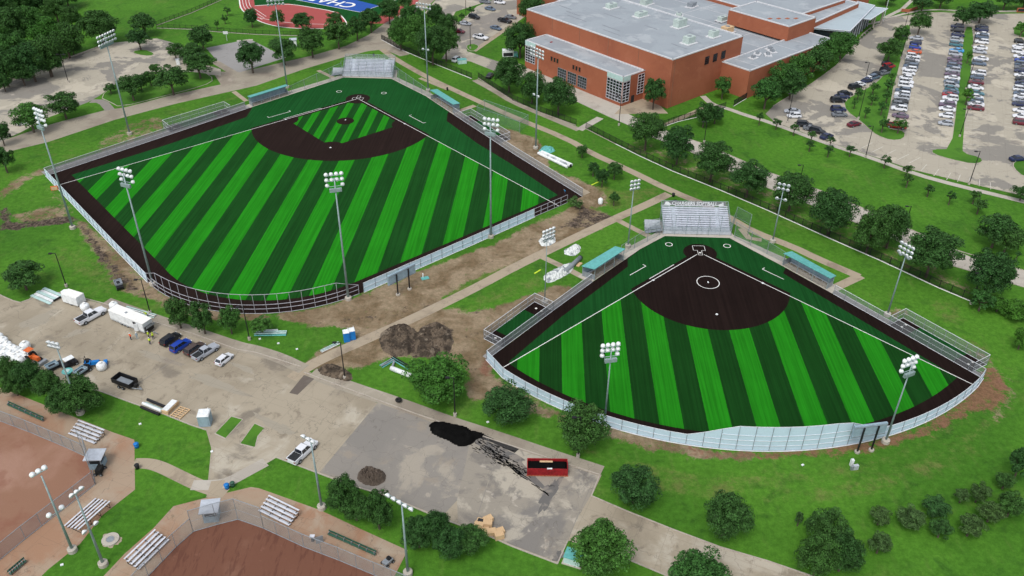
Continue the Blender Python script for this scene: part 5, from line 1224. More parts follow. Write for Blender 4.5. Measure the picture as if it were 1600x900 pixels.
row([(1372,-16,1402,4),(1425,-6,1462,12),(1455,-14,1490,8),(1555,-12,1590,10),(1585,-10,1620,8)], 'tree in the gardens along the top right edge, {} from the left', 'M')
row([(1335+i*4.1, 62-i*3.3, 1341+i*4.1, 67-i*3.3) for i in range(7)], 'clipped round shrub in the entrance hedge row, {} from the left', 'S', 'leaf_light', 'shrub', 'clipped shrubs at the school entrance', clear=.05)
tree((1004,122,1042,166), 'round tree standing against the gym front corner', 'M')
tree((1116,119,1145,151), 'small round tree in the angle between gym and side wing', 'M', 'leaf_mid')
row([(1086,161,1116,195),(1104,165,1133,190)], 'open dark tree on the lawn below the gym corner, {} from the left', 'M')
row([(772,91,819,138),(811,112,853,156),(846,123,901,173)], 'round oak in front of the low school wing, {} from the left', 'B')
tree((788,38,838,84), 'big oak against the left end of the gym', 'B'); tree((806,-4,852,36), 'oak at the top left corner of the gym', 'B')
row([(605,28,645,72),(622,8,660,45),(630,26,676,78),(650,42,700,94),(676,44,717,90),(668,8,695,42),(684,22,716,54)], 'tree of the large dark clump behind the right baseball dugout, {} from the left', 'B', group='large tree clump at the top middle', mats=['leaf_mid','leaf_mid','leaf_mid',0,0,0,0])
row([(590,0,625,32),(620,-10,644,13),(561,14,596,46),(541,26,573,59),(505,34,550,71),(464,44,508,84),(420,61,464,96),(367,66,415,108)], 'round tree in the row above the service road, {} from the left', 'M', group='trees above the service road')
row([(380,14,404,39),(422,17,444,40),(454,20,488,46),(508,20,536,42)], 'round dark tree in front of the red running track, {} from the left', 'M', group='trees beside the running track')
row([(347,10,362,22),(344,22,357,35),(333,31,344,43)], 'tiny tree on the lawn left of the running track, {} from the left', 'S', name='young_tree')
row([(688,20,699,28),(715,20,728,30),(728,10,744,20)], 'little tree beside the side car park, {} from the left', 'S', name='young_tree')
tree((125,16,184,62), 'big round dark tree left of the tall floodlight', 'B')
row([(203,21,243,51),(199,46,233,74),(294,41,335,74),(260,67,285,90),(278,69,318,97)], 'oak around the top of the far left parking lot, {} from the left', 'M')
row([(232,100,252,113),(222,111,245,131),(240,104,292,143),(283,84,335,116),(182,117,226,153),(161,131,182,144),(205,115,232,140)], 'tree on the long lawn island beside the service road, {} from the left', 'M', group='trees on the long lawn island')
tree((72,145,122,181), 'round oak on the lawn between the far lot and the road', 'M'); tree((18,160,72,202), 'round oak with a white car under it at the far left lot', 'M', 'leaf_mid'); tree((-14,190,14,224), 'dark oak cut by the left picture edge above the road', 'M')
tree((-14,229,22,266), 'dark oak cut by the left picture edge below the road', 'M'); tree((4,409,63,452), 'wide round dark tree on the lawn left of the black lamp post', 'M')
row([(-25,77,30,129),(-5,53,47,109),(20,67,71,121),(43,57,97,113),(75,38,127,84),(47,29,103,81),(22,13,70,65),(-11,15,41,73),(6,-16,50,30),(-24,-12,22,36),(30,-20,74,22),(55,-25,107,11),(82,-23,122,7),(-28,35,14,93),(56,81,96,115),(66,-4,104,30),(92,10,126,40),(14,100,52,130),(100,60,124,84),(-10,118,18,140)],
    'tree of the dense wood in the top left corner, {} from the left', 'B', group='dense wood in the top left corner', mats=[0,'leaf_mid',0,0,0,'leaf_light','leaf_mid',0,0,0,0,0,0,'leaf_mid',0,0,0,0,0,0])
row([(256,467,298,512),(295,471,334,520),(340,478,375,520),(389,495,426,520)], 'small tree below the open rail fence beside the lot, {} from the left', 'M', group='small trees between lot and baseball field', mats=[0,0,'leaf_mid','leaf_mid'], clear=.8)
row([(-14,557,34,602),(20,563,66,612),(50,578,96,628),(92,588,154,648),(72,600,122,648),(0,580,42,620)], 'dense low tree in the hedge above the clay concourse, {} from the left', 'B', 'leaf_oak', group='dense hedge trees left of the lot', clear=.5)
row([(510,746,562,806),(530,770,580,816),(565,766,614,828)], 'dense dark tree beside the slim floodlight by the lot, {} from the left', 'B')
row([(627,806,680,858),(658,796,706,850),(676,822,728,874),(706,818,763,868)], 'dense dark tree in the clump left of the stacked timber crates, {} from the left', 'B')
tree((637,558,731,624), 'wide light green tree between the soil heaps and the lot', 'B', 'leaf_light')
tree((751,598,831,662), 'dark round tree left of the softball fence corner', 'B'); tree((871,629,948,704), 'dark round tree against the softball windscreen', 'B')
tree((952,734,1033,786), 'wide dark tree on the lawn right of the lot corner', 'B'); tree((1096,770,1175,844), 'dark tree on the lawn above the exit road', 'B')
tree((890,812,990,905), 'large green tree over the teal cabinet at the bottom edge', 'B', 'leaf_mid'); tree((1040,853,1146,945), 'large green tree cut by the bottom edge on the exit road', 'B', 'leaf_mid')
row([(1253,830,1310,905),(1262,795,1325,860),(1290,830,1350,895)], 'tree of the tall dark group at the lower right, {} from the left', 'B')
tree((1240,797,1258,822), 'small bare greyish sapling on the lower right lawn', 'S', 'leaf_dusty', 'sapling')
row([(1555,738,1588,764),(1577,700,1614,748),(1492,763,1516,784),(1515,754,1547,784),(1558,766,1606,810),(1527,784,1572,816),(1496,802,1540,840),(1442,776,1484,808),(1452,812,1490,840),(1400,793,1444,824),(1358,792,1394,821),(1356,831,1395,866)],
    'dusty low tree in the scattered grove at lower right, {} from the left', 'M', 'leaf_dusty', 'low_tree', 'scattered grove at the lower right', clear=.9, mats=['leaf_oak','leaf_oak',0,0,'leaf_oak',0,0,'leaf_oak','leaf_oak',0,0,0])
row([(900,226,920,243),(917,253,938,272),(930,264,953,289),(947,253,974,277),(950,300,970,318)], 'small dark tree beside the path between the fields, {} from the left', 'M', name='young_tree', group='small trees between the fields', clear=1.0)
tree((886,304,914,326), 'fallen leafless branches on mud at the baseball right corner', 'S', 'leaf_dusty', 'brush_pile', clear=.1, cat='brush')
# ============================================================ vehicles
PAINT = {}
def paint(name, c):
    m = mat('car_paint_'+name, c, .28, .0, .03, 1, .5); PAINT[name] = m
for n_, c in dict(white=(.66,.68,.72), silver=(.36,.39,.44), grey=(.13,.145,.165), slate=(.09,.13,.19), black=(.01,.011,.014), navy=(.012,.02,.07), blue=(.01,.045,.32), skyblue=(.05,.3,.62),
                  orange=(.5,.09,.03), red=(.3,.015,.02), maroon=(.12,.01,.022), purple=(.12,.08,.13), teal=(.05,.16,.2), brown=(.07,.05,.045)).items(): paint(n_, c)
def wheel_mesh(r=.34, w=.24):
    mb = MB(); mb.lathe((0,-w/2,0), [(r*.9,0),(r,.03),(r,w-.03),(r*.9,w)], 14, (0,1,0)); mb.mi = 1
    mb.lathe((0,-w/2-.01,0), [(r*.6,0),(r*.6,.02)], 10, (0,1,0)); mb.lathe((0,w/2-.01,0), [(r*.6,0),(r*.6,.02)], 10, (0,1,0))
    return mb.mesh('wheel', [M['rubber'], M['steel']])
WHEEL, WHEEL_B = wheel_mesh(), wheel_mesh(.42, .3)
SHAPES = {  # stations (x, half width, z low, z top); greenhouse base x0,x1 roof x0,x1, roof z
 'sedan': dict(st=[(-2.38,.66,.42,.84),(-2.28,.82,.28,.98),(-1.5,.9,.2,1.0),(0,.92,.2,.95),(.95,.91,.2,.93),(1.7,.89,.22,.82),(2.2,.8,.26,.68),(2.36,.62,.36,.58)], gh=(-1.85,1.15,-1.0,.32,1.43), ax=(-1.4,1.42)),
 'suv': dict(st=[(-2.32,.72,.45,1.0),(-2.26,.86,.3,1.08),(-1.5,.94,.24,1.1),(0,.95,.24,1.07),(.9,.94,.24,1.04),(1.7,.93,.26,.98),(2.2,.84,.3,.86),(2.34,.68,.4,.72)], gh=(-2.22,1.15,-1.95,.4,1.74), ax=(-1.38,1.42)),
 'hatch': dict(st=[(-2.02,.68,.42,.92),(-1.96,.82,.28,1.0),(-1.3,.88,.2,1.02),(0,.9,.2,.98),(.9,.89,.2,.95),(1.5,.87,.22,.84),(1.95,.78,.26,.7),(2.08,.62,.36,.6)], gh=(-1.92,1.1,-1.45,.3,1.52), ax=(-1.25,1.28)),
 'pickup': dict(st=[(-2.95,.86,.5,1.08),(-2.9,.96,.4,1.12),(-1.2,.98,.34,1.12),(-.98,.99,.32,1.14),(.9,.99,.32,1.13),(1.3,.98,.32,1.16),(2.4,.95,.36,1.08),(2.85,.88,.42,.95),(2.95,.76,.5,.86)], gh=(-1.0,1.25,-.86,.55,1.86), ax=(-1.85,1.9)),
}
def vehicle_parts(kind):
    S = SHAPES[kind]; st = S['st']; mb = MB(); vs = []; n = 8
    for x, w, zl, zt in st:
        zm = (zl+zt)/2+.06
        for y, z in ((-w*.86, zl), (-w, zl+.1), (-w*1.0, zm), (-w*.88, zt), (w*.88, zt), (w, zm), (w, zl+.1), (w*.86, zl)): vs.append((x, y, z))
    fs = []
    for k in range(len(st)-1):
        for i in range(n): fs.append((k*n+i, (k+1)*n+i, (k+1)*n+(i+1) % n, k*n+(i+1) % n)[::-1])
    fs += [tuple(range(n)), tuple(range((len(st)-1)*n+n-1, (len(st)-1)*n-1, -1))]
    mb.add(vs, fs)
    x0, x1, r0, r1, zr = S['gh']; zb = .9 if kind != 'pickup' else 1.1; zb = min(s[3] for s in st if x0 <= s[0] <= x1)-.03
    wb, wr = st[3][1]*.86, st[3][1]*.68
    # roof skin and pillars
    rf = [(r0,-wr),(r1,-wr),(r1,wr),(r0,wr)]
    mb.add([(p[0], p[1], zr-.05) for p in rf]+[(p[0]*.98+.01, p[1]*.93, zr+.02) for p in rf], [(0,1,5,4),(1,2,6,5),(2,3,7,6),(3,0,4,7),(4,5,6,7)])
    for s in (-1, 1):
        for a, b in (((x0, wb), (r0, wr)), ((x1, wb), (r1, wr))): mb.bar((a[0], s*a[1], zb), (b[0], s*b[1], zr-.04), .08, .05)
        for f in ((.52,) if kind != 'suv' else (.33, .66)): mb.bar((x0+(x1-x0)*f, s*wb, zb), (r0+(r1-r0)*f, s*wr, zr-.04), .07, .04)
    if kind == 'pickup':   # bed: rails round a dark box
        for s in (-1, 1): mb.box((-1.93, s*.92, 1.19), (1.92, .12, .16))
        mb.box((-2.9, 0, 1.19), (.1, 1.8, .16))
    # wheel arches & bumper
    body = mb.mesh('body', M['line'])
    gl = MB(); e = .02
    b0 = [(x0,-wb),(x1,-wb),(x1,wb),(x0,wb)]
    gl.add([(p[0], p[1], zb) for p in b0]+[(p[0], p[1], zr-.045) for p in rf], [(0,1,5,4),(1,2,6,5),(2,3,7,6),(3,0,4,7)])
    glass = gl.mesh('window', M['glass'])
    ex = []
    if kind == 'pickup':
        m_ = MB(); m_.box((-1.93, 0, 1.13), (1.8, 1.7, .03)); ex.append(('bed_floor', m_.mesh('bed_floor', M['dark'])))
    lm = MB(); xf = st[-2][0]; wf = st[-2][1]; lm.box((0,0,0), (.22,.34,.14)); light = lm.mesh('headlight', M['plastic_white'])
    tm = MB(); tm.box((0,0,0), (.12,.3,.18)); tail = tm.mesh('tail_light', M['redp'])
    return dict(body=body, glass=glass, ex=ex, light=light, tail=tail, S=S)
VP = {k: vehicle_parts(k) for k in SHAPES}
CATN = dict(sedan='car', suv='car', hatch='car', pickup='pickup truck')
def vehicle(p, ang, kind, col, label, group=None, detail=True, z=.02, scale=1.0, nm=None):
    V = VP[kind]; S = V['S']; names = dict(sedan='parked_sedan', suv='parked_suv', hatch='parked_hatchback', pickup='pickup_truck')
    t = thing(nm or names[kind], label, CATN[kind], (p[0], p[1], z), ang, group); t.scale = (scale,)*3
    b = link('body', V['body'], t); b.material_slots[0].link = 'OBJECT'; b.material_slots[0].material = PAINT[col]
    link('window', V['glass'], t)
    for n_, m_ in V['ex']: link(n_, m_, t)
    big = kind == 'pickup'; wy = S['st'][3][1]-.08; r = .42 if big else .34
    for x in S['ax']:
        for s in (-1, 1): link('wheel', WHEEL_B if big else WHEEL, t, (x, s*wy, r))
    if detail:
        xf, wf, zl, zt = S['st'][-2]
        for s in (-1, 1): link('headlight', V['light'], t, (xf, s*wf*.78, zt-.1))
        xb, wb_, zl, zt = S['st'][1]
        for s in (-1, 1): link('tail_light', V['tail'], t, (xb-.02, s*wb_*.82, zt-.12))
    return t
def vp(px, head_to, *a, **k):
    """place a vehicle centred on px, nose pointing towards the pixel head_to"""
    p = G(px[0], px[1], .8); q = G(head_to[0], head_to[1], .8); return vehicle((p.x, p.y), math.atan2(q.y-p.y, q.x-p.x), *a, **k)
vp((266,529),(280,519),'suv','black','black car with glossy windows, leftmost of five parked in front of the trees')
vp((282,539),(297,529),'suv','blue','dark blue car second from left among five parked by the trees')
vp((304,544),(319,534),'suv','brown','very dark brown car in the middle of five parked by the trees')
vp((321,549),(340,537),'pickup','silver','silver pickup with dark bed parked between dark car and white hatchback')
vp((350,560),(361,551),'hatch','white','white hatchback at the right end of five parked vehicles')
vp((142,493),(164,481),'pickup','white','white crew cab pickup with loaded bed near the long white trailer', scale=1.12)
vp((473,705),(492,687),'pickup','white','large white pickup with open dark bed parked alone at the lawn corner', scale=1.08)
vp((38,191),(46,190),'sedan','white','white car half hidden under the round oak at far left')
for px, hd_, k, c, l in [((759,2),(770,3),'grey','grey','x')][:0]: pass
for px, hd_, k, c, l in [((758,2),(766,3),'sedan','grey','grey car cut by the top edge beside the green strip'),((781,3),(790,4),'suv','white','white suv near the top edge above the side car park'),
    ((766,13),(775,15),'sedan','slate','slate car alone at the upper side car park'),((741,26),(751,28),'suv','black','black suv parked beside the small grass strip'),
    ((727,36),(736,37),'sedan','silver','pale silver car at the left edge of the side car park'),((717,48),(724,49),'sedan','maroon','dark red car half hidden by the tree clump'),
    ((798,26),(806,27),'sedan','grey','grey car nearest the oak at the gym corner'),((789,32),(798,34),'pickup','black','black pickup next to the slate sedan in the side car park'),
    ((775,43),(783,45),'sedan','slate','slate sedan between black pickup and white pickup'),((751,58),(761,60),'pickup','white','white pickup in the middle of the side car park'),
    ((714,92),(721,88),'suv','white','white suv parked by the green box below the trees'),((766,117),(770,113),'sedan','black','dark car under the round oak beside the drive')]:
    vp(px, hd_, k, c, l, detail=False, scale=1.08)
ROWS = {
 'first': ([(1432,58,'silver'),(1431,65,'navy'),(1430,72,'blue'),(1429,79,'orange'),(1427,86.5,'white'),(1426,91.5,'white'),(1425,96,'grey'),(1423,102,'slate'),(1421,107,'white'),(1420,112.5,'white'),(1416,120,'white'),(1416,126,'white'),(1415,132,'white'),(1411,140,'slate'),(1410,146,'white'),(1409,151,'silver'),(1407,157,'black'),(1406,162,'grey'),(1405,168,'white'),(1407,179,'purple'),(1400,195,'red')], 'right', 1),
 'second': ([(1496,40,'navy'),(1496,46,'black'),(1497,53,'navy'),(1495,61,'silver'),(1494,68,'teal'),(1495,77,'skyblue'),(1493,83,'silver'),(1492,90,'purple'),(1492,96,'purple'),(1491,102,'slate'),(1489,108,'silver'),(1488,114,'purple'),(1488,120,'white'),(1487,126,'slate'),(1487,131.5,'silver'),(1487,137,'teal'),(1486,142,'slate'),(1485,147,'red'),(1485,152,'white'),(1482,158,'white'),(1480,162.5,'purple'),(1480,168.5,'white'),(1479,179,'white'),(1478,191,'silver')], 'left', 2),
 'third': ([(1534,40,'black'),(1534,45,'navy'),(1535,51.5,'white'),(1534,56,'slate'),(1534,64,'white'),(1532,73,'white'),(1531,79,'silver'),(1533,90,'white'),(1530,97.5,'slate'),(1529,113,'white'),(1527,119,'slate'),(1525,127,'maroon'),(1525,135,'white'),(1526,143.5,'teal'),(1526,150,'white'),(1526,156,'slate'),(1525,161,'white'),(1525,167,'maroon')], 'right', 3),
 'fourth': ([(1594,63,'black'),(1593,71,'white'),(1592,79,'white'),(1595,87,'white'),(1597,93,'blue'),(1597,99,'slate'),(1597,104,'grey'),(1597,109,'navy'),(1597,116,'white'),(1597,122,'black'),(1597,128,'navy'),(1597,133,'slate'),(1595,138,'white'),(1595,144,'slate'),(1595,149,'white'),(1595,155,'silver'),(1593,161,'navy'),(1596,171,'white'),(1596,180,'white'),(1596,190,'maroon')], 'right', 4)}
ADJ = dict(silver='silver', navy='dark navy', blue='bright blue', orange='orange', white='white', grey='dark grey', slate='slate blue', black='black', purple='plum grey', red='red', maroon='maroon', teal='teal grey', skyblue='sky blue', brown='brown')
rr = random.Random(4)
for rn, (lst, side, idx) in ROWS.items():
    for i, (x, y, c) in enumerate(lst):
        k = rr.choice(['sedan','sedan','suv','hatch','suv']) if c != 'red' or rn != 'first' else 'pickup'
        p = G(x, y+1.0, .8); a = math.atan2(-.341, .94)+(math.pi if rr.random() < .5 else 0)+rr.uniform(-.03, .03)
        vehicle((p.x, p.y), a, k, c, f"{ADJ[c]} {dict(sedan='sedan',suv='suv',hatch='hatchback',pickup='pickup')[k]}, {ordw(i+1)} from the far end of the {rn} car row", f'cars in the {rn} row of the big car park', False, scale=1.1)
cv = [((1387,99),(1399,98),'hatch','black'),((1389,103),(1400,101),'suv','red'),((1384,108),(1395,105),'suv','black'),((1382,113),(1393,110),'sedan','grey'),((1370,115),(1381,112),'sedan','black'),((1366,120),(1376,117),'suv','slate'),
      ((1355,125),(1366,122),'sedan','navy'),((1359,122),(1370,119),'sedan','white'),((1343,131),(1354,129),'sedan','white'),((1336,135),(1347,133),'suv','black'),((1321,145),(1333,145),'sedan','black'),((1316,150),(1328,150),'sedan','navy'),((1309,156),(1321,156),'suv','black'),
      ((1310,170),(1322,170),'suv','navy'),((1312,178),(1324,178),'sedan','grey')]
for i, (a, b, k, c) in enumerate(cv): vp(a, b, k, c, f"{ADJ[c]} car, {ordw(i+1)} from the top of the curved line of cars", group='cars along the curved edge of the tree island', detail=False, scale=1.1)
for a, b, k, c, l in [((1335,193),(1347,190),'sedan','maroon','small dark red sports car alone at the tip of the tree island'),((1238,173),(1226,172),'sedan','silver','silver car beside the white one on the kerb of the curved drive'),((1241,180),(1229,180),'hatch','white','white car beside the silver one on the curved drive'),
    ((1257,194),(1268,195),'suv','black','black car, first from the left along the lower kerb of the car park'),((1268,200),(1280,202),'sedan','grey','dark grey car, second from the left along the lower kerb'),((1277,204),(1289,207),'suv','black','black car, third from the left along the lower kerb'),
    ((1292,212),(1303,208),'sedan','navy','dark navy car, last on the right along the lower kerb'),((1591,247),(1602,246),'sedan','navy','dark navy car alone at the right edge past the car rows')]:
    vp(a, b, k, c, l, detail=False, scale=1.1)

def angle_px(a, b):
    p, q = G(*a), G(*b); return math.atan2(q.y-p.y, q.x-p.x), (q-p).length
def mk(name, label, cat, px, ang=0, group=None, z=0):
    p = G(*px); return thing(name, label, cat, (p.x, p.y, z), ang, group)
def bx(t, n_, c, s, m, rz=0, top=1.0): b = MB(); b.box(c, s, rz, top); return b.obj(n_, M[m], t)
def wheels(t, pts, r=.36, w=.25):
    me = wheel_mesh(r, w)
    for p in pts: link('wheel', me, t, (p[0], p[1], r))
# long white enclosed trailer
an, L = angle_px((169,499), (232,525)); t = mk('enclosed_trailer', 'long white enclosed trailer with an open side door, beside the workers', 'trailer', (201,512), an)
b = MB(); b.box((0,1.1,1.7), (10.2,2.5,2.3)); b.obj('body', M['plastic_white'], t); bx(t, 'nose_frame', (5.35,1.1,1.2), (.5,2.0,1.2), 'black'); bx(t, 'ramp_door', (5.9,1.1,2.0), (.06,2.3,.5), 'steel')
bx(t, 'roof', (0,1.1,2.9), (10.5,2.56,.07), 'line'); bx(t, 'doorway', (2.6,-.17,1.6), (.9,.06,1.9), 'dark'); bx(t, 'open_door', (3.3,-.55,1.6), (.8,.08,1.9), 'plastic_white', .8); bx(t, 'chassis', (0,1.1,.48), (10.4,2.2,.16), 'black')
wheels(t, [(x, y) for x in (-2,-1.1,-.2) for y in (0,2.2)]); bx(t, 'hitch', (6.9,1.1,.5), (1.4,.15,.12), 'steel'); bx(t, 'vent', (-1,1.1,2.99), (.5,.5,.1), 'steel'); bx(t,'side_stripe',(0,-.16,.75),(10.3,.03,.12),'steel')
# small white trailer
an, L = angle_px((94,474), (126,484)); t = mk('enclosed_trailer', 'short white enclosed trailer between white panels and the white pickup', 'trailer', (112,477), an)
b = MB(); b.box((0,1.0,1.5), (4.4,2.3,2.1)); b.prism([(-2.2,.0),(-3.0,.6),(-3.0,1.5),(-2.2,2.1)], .5, 2.5); b.obj('body', M['plastic_white'], t); bx(t,'roof',(0,1,2.58),(4.3,2.2,.05),'line'); wheels(t, [(0,0),(0,2.0)]); bx(t,'chassis',(0,1,.4),(4.4,2,.14),'black')
# white pipes / panels stack
an, L = angle_px((60,458), (88,470)); t = mk('panel_stack', 'stack of long white fence panels lying at the top left lot corner', 'panels', (74,463), an)
for i in range(5): bx(t, 'panel', (0,-1.6+i*.8,.12+.08*(i%3)), (6.6-.4*(i%2),.7,.12), 'plastic_white' if i%2 else 'mint')
bx(t,'dark_end',(3.2,0.2,.35),(.3,1.9,.25),'black')
# bulk bags
def bag(label, px, s=1.25, hole=False, group=None, z=0):
    t = mk('bulk_bag', label, 'bag', px, random.uniform(0,1.5), group, z); b = MB()
    b.lathe((0,0,0), [(s*.44,0),(s*.58,.12*s),(s*.63,.45*s),(s*.6,.8*s),(s*.46,.95*s),(s*.15,.98*s)], 9); b.obj('body', M['plastic_white'], t, True)
    b = MB()
    b.lathe((0,0,.96*s), [(.16*s,0),(.12*s,.12*s),(.2*s,.2*s)], 9); b.obj('spout', M['line'], t)
    if hole: bx(t, 'opening', (0,0,.99*s), (.5,.5,.04), 'dark')
bg_ = [(-8,536),(0,531),(7,537),(-6,548),(4,546),(13,544),(20,549),(1,556),(10,555),(19,558),(27,552),(25,563),(31,560),(37,556),(33,567),(42,562),(5,563),(-4,560)]
for i, p in enumerate(sorted(bg_)): bag(f'white bulk bag in the heap at the left edge, {ordw(i+1)} from the left', p, 1.55, group='heap of white bulk bags at the left edge')
bag('white bulk bag with an open black top, at the top of the bag heap', (41,545), 1.7, True); bag('white bulk bag between the short trailer and white pickup', (134,484), 1.6); bag('tall white bulk bag standing on grass behind the long trailer', (179,482), 1.6)
bag('white bulk bag beside the blue tractor', (160,577), 1.6)
# machines
def tractor(label, px, ang, m, roof=None):
    t = mk('utility_tractor', label, 'tractor', px, ang); bx(t,'hood',(1.0,0,1.0),(1.7,.8,.7),m,0,.85); bx(t,'rear_body',(-.5,0,1.0),(1.2,1.1,.6),m); bx(t,'seat',(-.45,0,1.5),(.5,.6,.5),'black')
    wheels(t, [(-.7,-.85),(-.7,.85)], .75, .45); wheels(t, [(1.4,-.7),(1.4,.7)], .42, .3)
    b = MB()
    for y in (-.5,.5): b.tube((-.8,y,1.2), (-.8,y,2.5), .05)
    b.tube((-.8,-.5,2.5),(-.8,.5,2.5),.05); b.obj('roll_bar', M['black'], t); bx(t,'loader_bucket',(2.7,0,.45),(.7,1.8,.6),m if roof is None else 'steel')
    if roof: bx(t,'canopy',(-.5,0,2.6),(1.5,1.4,.08),roof)
an, _ = angle_px((40,555),(68,566))
tractor('orange tractor with grey bucket beside the white bag heap', (53,563), an, 'orange', 'orange')
an, _ = angle_px((136,570),(150,560)); tractor('bright blue tractor beside a white bag in front of the hedge', (143,573), an-.9, 'blue')
def cart(label, px, ang, roof=None, bed='grey_box'):
    t = mk('utility_cart', label, 'utility cart', px, ang); bx(t,'body',(0,0,.65),(3.0,1.4,.5),'black'); wheels(t, [(x,y) for x in (-1.1,1.1) for y in (-.65,.65)], .36)
    if bed:
        for q in (((-.5,0,.98),(2.2,1.5,.08)),((-.5,.78,1.15),(2.2,.1,.4)),((-.5,-.78,1.15),(2.2,.1,.4)),((-1.6,0,1.15),(.1,1.5,.4)),((.6,0,1.15),(.1,1.5,.4))): bx(t,'cargo_bed',q[0],q[1],bed)
        bx(t,'load',(-.5,0,1.06),(1.3,.7,.08),'black')
    if roof:
        for x in (-.6,.8):
            for y in (-.6,.6): b = MB(); b.tube((x,y,.8),(x,y,1.9),.03); b.obj('roof_post', M['black'], t)
        bx(t,'roof',(.1,0,1.95),(1.9,1.4,.08),roof); bx(t,'seat',(.1,0,1.1),(.5,1.2,.4),'black')
an, _ = angle_px((76,572),(95,563))
cart('dark cart with a grey tub bed, left of the white roofed golf cart', (87,575), an); cart('dark cart with a grey tub bed, right of the white roofed golf cart', (131,583), an+.25); cart('golf cart with a white roof between two grey tub carts', (110,572), an, 'plastic_white', None)
cart('muddy grey utility vehicle on soil beside the lawn left of the ballfield corner', (187,449), angle_px((184,440),(190,455))[0], None, 'steel')
t = mk('spreader_hopper', 'round teal hopper behind the slim floodlight pole by the hedge', 'hopper', (108,588)); b = MB(); b.lathe((0,0,.5), [(.3,0),(1.0,.7),(1.05,.9)], 14); b.obj('hopper', M['teal'], t); bx(t,'base',(0,0,.25),(.9,.9,.5),'black'); bx(t,'lid',(0,0,1.45),(.9,.9,.08),'mint')
# black dump trailer
an, _ = angle_px((178,592),(222,608)); t = mk('dump_trailer', 'black open dump trailer standing alone on the lot', 'trailer', (197,602), an)
for c_, s_ in (((0,0,.85),(4.6,2.2,.12)),((0,1.1,1.3),(4.6,.1,1.0)),((0,-1.1,1.3),(4.6,.1,1.0)),((-2.3,0,1.3),(.1,2.2,1.0)),((2.3,0,1.3),(.1,2.2,1.0))): bx(t,'side_panel',c_,s_,'black')
bx(t,'load',(-.1,0,1.0),(3.2,1.5,.2),'steel'); wheels(t, [(x,y) for x in (-.5,.5) for y in (-1.25,1.25)]); b = MB(); b.tube((2.3,.6,.6),(4.2,0,.5),.09); b.tube((2.3,-.6,.6),(4.2,0,.5),.09); b.obj('drawbar', M['steel'], t); bx(t,'jack_box',(2.9,0,1.0),(.6,.7,.7),'rubber')
# pipes & pallet group near lot edge
def bundle(label, p, q, n, r, m, cat='pipes', name='pipe_bundle', jitter=0, ends=None):
    an, L = angle_px(p, q); mid = ((p[0]+q[0])/2, (p[1]+q[1])/2); t = mk(name, label, cat, mid, an)
    for i in range(n):
        rr_ = random.Random(i*7+n); y = (i-(n-1)/2)*r*2.1; z = r+ (r*1.7 if i%2 and n>3 else 0); a_ = rr_.uniform(-jitter, jitter)
        b = MB(); b.tube((-L/2*math.cos(a_), y-L/2*math.sin(a_), z), (L/2*math.cos(a_), y+L/2*math.sin(a_), z), r, n=8); b.obj('pipe', M[m if not isinstance(m, tuple) else m[i % len(m)]], t)
    return t
bundle('black and pale long wrapped beams on the kerb left of the pallets', (226,633), (255,645), 4, .28, ('black','plastic_white','mint','black'))
t = mk('pallet_stack', 'stack of pale timber frames at the lot edge', 'pallets', (267,639), angle_px((262,645),(277,630))[0])
for i in range(3): bx(t,'pallet',(0,0,.15+.3*i),(3.4,1.4,.14),'wood'); 
bx(t,'wrap',(0,0,.95),(3.0,1.2,.15),'plastic_white')
t = mk('broken_pallet', 'broken slatted timber pallet lying right of the pallet stack', 'pallets', (282,646), angle_px((275,650),(286,640))[0]); b = MB()
for i in range(6): b.box((-1.2+i*.5,0,.3), (.16,2.4,.08))
for y in (-1.1,0,1.1): b.box((0,y,.18), (2.9,.15,.16))
b.obj('slats', M['wood'], t)
def toilet(label, px, m, top='plastic_white', s=1.25, h=2.3, ang=.3):
    t = mk('portable_toilet', label, 'portable toilet', px, ang); bx(t,'cabin',(0,0,h/2),(s,s,h),m); b = MB(); b.box((0,0,h+.12),(s*1.06,s*1.06,.22),0,.85); b.obj('roof',M[top],t); bx(t,'door',(0,-s/2-.02,h/2),(s*.72,.05,h*.86),m); bx(t,'vent_pipe',(s*.35,s*.35,h+.35),(.1,.1,.5),'plastic_white')
toilet('blue portable toilet, left one of the pair by the soil', (542,532), 'blue'); toilet('blue portable toilet, right one of the pair by the soil', (551,529), 'blue'); toilet('grey portable toilet with pale roof alone on the lot', (322,661), 'grey_box', s=2.1, h=2.5, ang=.1)
bundle('pale poles lying in front of the two blue toilets', (502,550), (530,536), 4, .09, ('plastic_white','mint'), jitter=.05)
t = mk('tyre', 'black tyre lying on the kerb strip below the soil heaps', 'tyre', (623,628)); b = MB()
for i in range(16):
    a, c_ = 2*math.pi*i/16, 2*math.pi*(i+1)/16; b.tube((math.cos(a)*.45,math.sin(a)*.45,.55), (math.cos(c_)*.45,math.sin(c_)*.45,.55), .22, n=6)
b.obj('tread', M['rubber'], t); bx(t,'rim',(0,0,.3),(.5,.5,.4),'dark')
